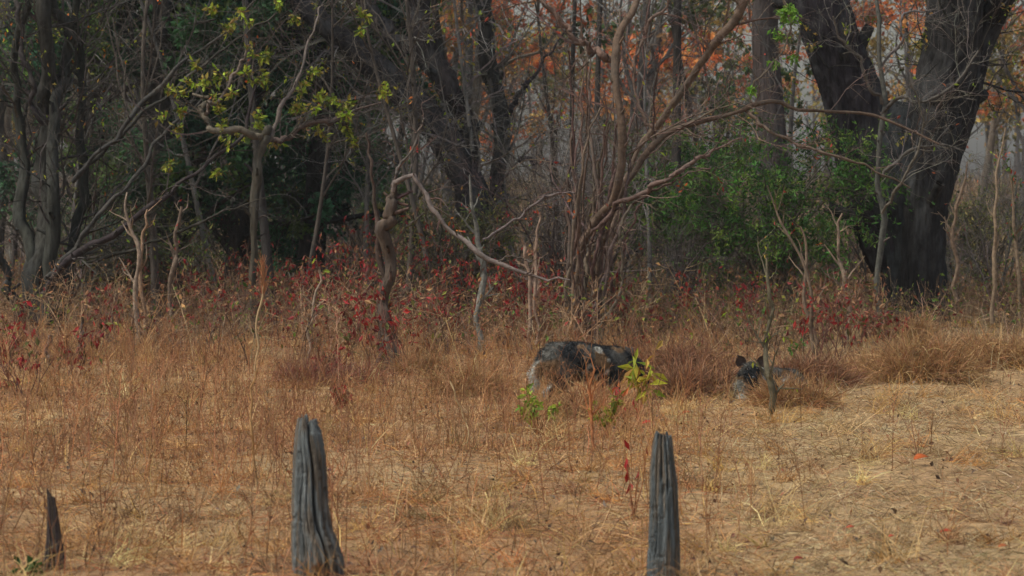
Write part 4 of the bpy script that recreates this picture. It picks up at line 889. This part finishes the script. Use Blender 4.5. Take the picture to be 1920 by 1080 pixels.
# ------------------------------------------------------------ wild dogs
def body_mesh(name, caps, vox=.012):
    """tapered capsules merged by a voxel remesh into one continuous skin"""
    V = []; T = []; n = 0
    u = np.linspace(0, math.pi, 13); v = np.linspace(0, 2*math.pi, 20, endpoint=False)
    sph = np.array([[math.sin(a)*math.cos(b), math.sin(a)*math.sin(b), math.cos(a)] for a in u for b in v])
    q = []
    for i in range(12):
        for j in range(20): q.append([i*20+j, i*20+(j+1) % 20, (i+1)*20+(j+1) % 20, (i+1)*20+j])
    q = np.array(q)[:, ::-1]
    for (a, ra, b, rb) in caps:
        a = np.array(a, float); b = np.array(b, float); L = np.linalg.norm(b-a)
        m = max(2, int(L/(min(ra, rb)*.35))+1)
        for k in range(m):
            f = k/(m-1); V.append(sph*(ra*(1-f)+rb*f)+a*(1-f)+b*f); T.append(q+n); n += len(sph)
    me = bpy.data.meshes.new('tmp'); me.from_pydata(np.concatenate(V).tolist(), [], np.concatenate(T).tolist()); me.update()
    o = bpy.data.objects.new('tmp', me); C.objects.link(o)
    md = o.modifiers.new('r', 'REMESH'); md.mode = 'VOXEL'; md.voxel_size = vox; md.use_smooth_shade = True
    s = o.modifiers.new('s', 'SMOOTH'); s.factor = .6; s.iterations = 5
    dg = bpy.context.evaluated_depsgraph_get(); me2 = bpy.data.meshes.new_from_object(o.evaluated_get(dg)); me2.name = name
    bpy.data.objects.remove(o); bpy.data.meshes.remove(me); return me2
BLK = np.array([.030, .034, .037]); TAN = np.array([.20, .13, .075]); WHT = np.array([.42, .42, .38]); GRY = np.array([.115, .115, .105])
def coat(p, spots, seed):
    c = np.empty_like(p)
    for i, q in enumerate(p):
        a = mnoise.noise(Vector(q*9+seed)); b = mnoise.noise(Vector(q*13+seed*2+5)); e = mnoise.noise(Vector(q*5+seed*3))
        mx = lambda A, B, t: A+(B-A)*min(1, max(0, t))
        k = mx(BLK, GRY, (e+.08)*5); k = mx(k, TAN, (a-.18)*7); k = mx(k, WHT, (b-.4)*9)
        for (x, y, z, rr, col) in spots:
            dd = math.sqrt((q[0]-x)**2+(q[1]-y)**2+(q[2]-z)**2)/rr
            k = mx(k, col, (1.1+.6*a+.4*b-dd)*3.5)
        c[i] = k
    return c
def ear_mesh(hh, ww):
    mb = MB(); n = 9; m = 10; V = []
    for side in (0, 1):
        for i in range(n):
            t = i/(n-1); wv = ww*(math.sin(math.pi*min(1, t*.8+.14))**.6)*(1 if t < .97 else .5)
            for j in range(m):
                s = -1+2*j/(m-1); V.append((wv*s, -.35*ww*(1-s*s)*-1+side*.006-.004*0, hh*t-(s*s)*hh*.12*t))
    V = np.array(V); idx = np.arange(n*m).reshape(n, m)
    q1 = np.stack([idx[:-1, :-1], idx[:-1, 1:], idx[1:, 1:], idx[1:, :-1]], -1).reshape(-1, 4); q2 = q1[:, ::-1]+n*m
    rim = np.concatenate([idx[:, 0], idx[-1, 1:], idx[::-1, -1][1:], idx[0, ::-1][1:-1]])
    r2 = np.roll(rim, -1); q3 = np.stack([rim, r2, r2+n*m, rim+n*m], -1)
    col = np.where((V[:, 1:2] > 1), 0, 1)*np.array([.045, .038, .034])
    col[:n*m] = np.array([.07, .05, .042]); mb.add(V, col, np.concatenate([q1, q2, q3])); return mb
def dog(label, pos, yaw, caps, ears, eyes, nose, spots, seed, scl=1.):
    o = empty('wild_dog', pos, label, 'dog', 'wild dogs'); o.rotation_euler = (0, 0, yaw); o.scale = (scl,)*3
    me = body_mesh('body', caps); n = len(me.vertices); p = np.empty(n*3); me.vertices.foreach_get('co', p); p = p.reshape(-1, 3)
    a = me.color_attributes.new('Col', 'FLOAT_COLOR', 'POINT'); cc = np.ones((n, 4), np.float32); cc[:, :3] = coat(p, spots, seed); a.data.foreach_set('color', cc.ravel())
    me.materials.clear(); me.materials.append(M_FUR)
    b = bpy.data.objects.new('body', me); C.objects.link(b); b.parent = o
    nr = np.empty(n*3); me.vertices.foreach_get('normal', nr); nr = nr.reshape(-1, 3)
    r = np.random.default_rng(seed); k = 26000; i = r.integers(0, n, k)
    D = unit(nr[i]*.8+np.array([-.8, 0, -.5])+r.normal(0, .25, (k, 3)))
    fm = MB(); ribbons(fm, p[i]+r.normal(0, .003, (k, 3)), D, r.uniform(.014, .034, k), np.full(k, .003), r.uniform(0, .1, k), cc[i, :3]*(1+r.normal(0, .35, (k, 1))), r, 3)
    f = fm.build('fur', M_FUR, smooth=False); f.parent = b
    for (x, y, z, rx, ry, rz, hh, ww) in ears:
        e = ear_mesh(hh, ww).build('ear', M_FUR); e.parent = o; e.location = (x, y, z); e.rotation_euler = (rx, ry, rz)
    def ball(nm, q, rad, col, m):
        u = np.linspace(0, math.pi, 9); v = np.linspace(0, 2*math.pi, 12, endpoint=False)
        V = np.array([[math.sin(a_)*math.cos(b_), math.sin(a_)*math.sin(b_), math.cos(a_)] for a_ in u for b_ in v])*rad
        qq = [[i_*12+j, i_*12+(j+1) % 12, (i_+1)*12+(j+1) % 12, (i_+1)*12+j] for i_ in range(8) for j in range(12)]
        mb = MB(); mb.add(V, np.array(col), np.array(qq)); e = mb.build(nm, m); e.parent = o; e.location = q
    for q in eyes: ball('eye', q, .009, (.02, .012, .008), M_EYE)
    ball('nose', nose, .014, (.012, .012, .013), M_EYE)
    return o
caps1 = [((-.27, 0, .395), .14, (-.1, 0, .395), .145), ((-.1, 0, .39), .145, (.17, 0, .355), .14), ((.17, 0, .355), .14, (.24, 0, .40), .095), ((.20, 0, .39), .11, (.33, .03, .345), .085),
         ((.33, .03, .35), .078, (.40, .05, .335), .068), ((.41, .05, .32), .052, (.50, .07, .225), .028), ((.40, .05, .30), .036, (.48, .07, .205), .02),
         ((-.33, 0, .43), .06, (-.41, 0, .37), .03), ((-.41, 0, .37), .032, (-.44, 0, .28), .046), ((-.44, 0, .28), .048, (-.44, 0, .17), .026)]
for s in (-1, 1):
    x = .04*s
    caps1 += [((-.29, .06*s, .37), .095, (-.19+x, .085*s, .24), .06), ((-.19+x, .085*s, .24), .055, (-.33+x, .09*s, .14), .027), ((-.33+x, .09*s, .14), .025, (-.30+x, .09*s, .04), .02), ((-.30+x, .09*s, .025), .024, (-.255+x, .09*s, .02), .02),
              ((.19, .06*s, .33), .07, (.14-x, .08*s, .22), .042), ((.14-x, .08*s, .22), .036, (.19-x, .08*s, .11), .022), ((.19-x, .08*s, .11), .022, (.20-x, .08*s, .035), .019), ((.20-x, .08*s, .022), .023, (.245-x, .08*s, .018), .018)]
p1 = G(1104, 761)
dog('big black, tan and white wild dog standing hunched with head lowered', p1, math.radians(16), caps1,
    [(.365, -.015, .40, 0, math.radians(14), math.radians(70), .095, .044), (.365, .10, .40, 0, math.radians(14), math.radians(110), .095, .044)],
    [(.452, .012, .335), (.440, .10, .335)], (.522, .075, .212),
    [(.05, -.07, .475, .035, WHT), (-.43, 0, .23, .15, WHT*1.15), (-.36, -.1, .3, .10, TAN*1.2), (.19, -.04, .47, .03, TAN), (-.36, -.08, .45, .03, WHT*.5), (.42, .05, .3, .13, BLK)], 2, .99)
caps2 = [((0, .10, .16), .10, (.16, .28, .145), .105), ((.16, .28, .145), .105, (.34, .40, .125), .105), ((0, .10, .16), .095, (0, .02, .22), .07), ((0, .02, .23), .068, (0, -.03, .245), .06),
         ((0, -.06, .235), .045, (0, -.155, .195), .025), ((0, -.06, .21), .03, (0, -.145, .178), .019),
         ((.30, .30, .13), .085, (.20, .20, .08), .05), ((.20, .20, .07), .045, (.34, .16, .035), .028), ((.34, .16, .03), .024, (.30, .08, .022), .02),
         ((.42, .42, .11), .04, (.36, .22, .06), .028), ((.36, .22, .06), .028, (.25, .02, .07), .042), ((.25, .02, .07), .042, (.20, -.03, .065), .025)]
for s in (-1, 1):
    caps2 += [((.06*s, .06, .13), .055, (.075*s, .03, .055), .036), ((.075*s, .03, .05), .032, (.065*s, -.14, .03), .022), ((.065*s, -.14, .025), .025, (.06*s, -.19, .02), .021)]
p2 = G(1409, 758)-np.array([0, 0, .025])
dog('wild dog lying down facing us with ears up behind the thin sapling', p2, 0, caps2,
    [(-.065, 0, .275, math.radians(6), math.radians(-24), math.radians(8), .095, .042), (.065, 0, .275, math.radians(6), math.radians(24), math.radians(-8), .095, .042)],
    [(-.036, -.083, .262), (.036, -.083, .262)], (0, -.18, .20),
    [(.22, 0, .07, .09, WHT), (.065, -.15, .03, .07, WHT*.8), (-.065, -.12, .03, .11, WHT*1.2), (0, -.1, .22, .08, BLK), (-.06, .02, .12, .05, WHT*.6)], 9, 1.05)

# ------------------------------------------------------------ air
def haze():
    x0, x1, y0, y1, z0, z1 = -640, 640, -40, 660, -3, 22
    v = [(x, y, z) for x in (x0, x1) for y in (y0, y1) for z in (z0, z1)]
    f = [(0, 1, 3, 2), (4, 6, 7, 5), (0, 4, 5, 1), (2, 3, 7, 6), (0, 2, 6, 4), (1, 5, 7, 3)]
    me = bpy.data.meshes.new('haze'); me.from_pydata(v, [], f); m = bpy.data.materials.new('haze_air'); m.use_nodes = True
    n = m.node_tree.nodes; n.clear(); out = n.new('ShaderNodeOutputMaterial'); pv = n.new('ShaderNodeVolumePrincipled')
    pv.inputs['Color'].default_value = (.88, .9, .92, 1); pv.inputs['Density'].default_value = .0004; pv.inputs['Anisotropy'].default_value = .2
    m.node_tree.links.new(pv.outputs[0], out.inputs['Volume']); me.materials.append(m)
    o = bpy.data.objects.new('haze', me); C.objects.link(o); tag(o, 'thin bluish haze filling the far woodland', 'haze', kind='stuff')
HAZE = True
if HAZE: haze()

# ------------------------------------------------------------ tell neighbours of a kind apart by their order from the left
def order_labels():
    sets = {}
    for o in C.objects:
        if o.get('label') and o.get('category') and o.parent is None: sets.setdefault(o['label'], []).append(o)
    nm = ['first', 'second', 'third', 'fourth', 'fifth', 'sixth', 'seventh', 'eighth', 'ninth']; ct = {8: 'eight', 9: 'nine', 2: 'two', 3: 'three', 4: 'four', 5: 'five', 6: 'six', 7: 'seven'}
    for lab, os_ in sets.items():
        if not 2 <= len(os_) <= 9 or len(lab.split()) > 12: continue
        os_.sort(key=lambda q: q.location.x/q.location.y)
        for k, q in enumerate(os_): q['label'] = f"{lab}, {nm[k]} of {ct[len(os_)]} from left" if len(lab.split()) <= 11 else f"{lab}, {nm[k]} from left"
order_labels()
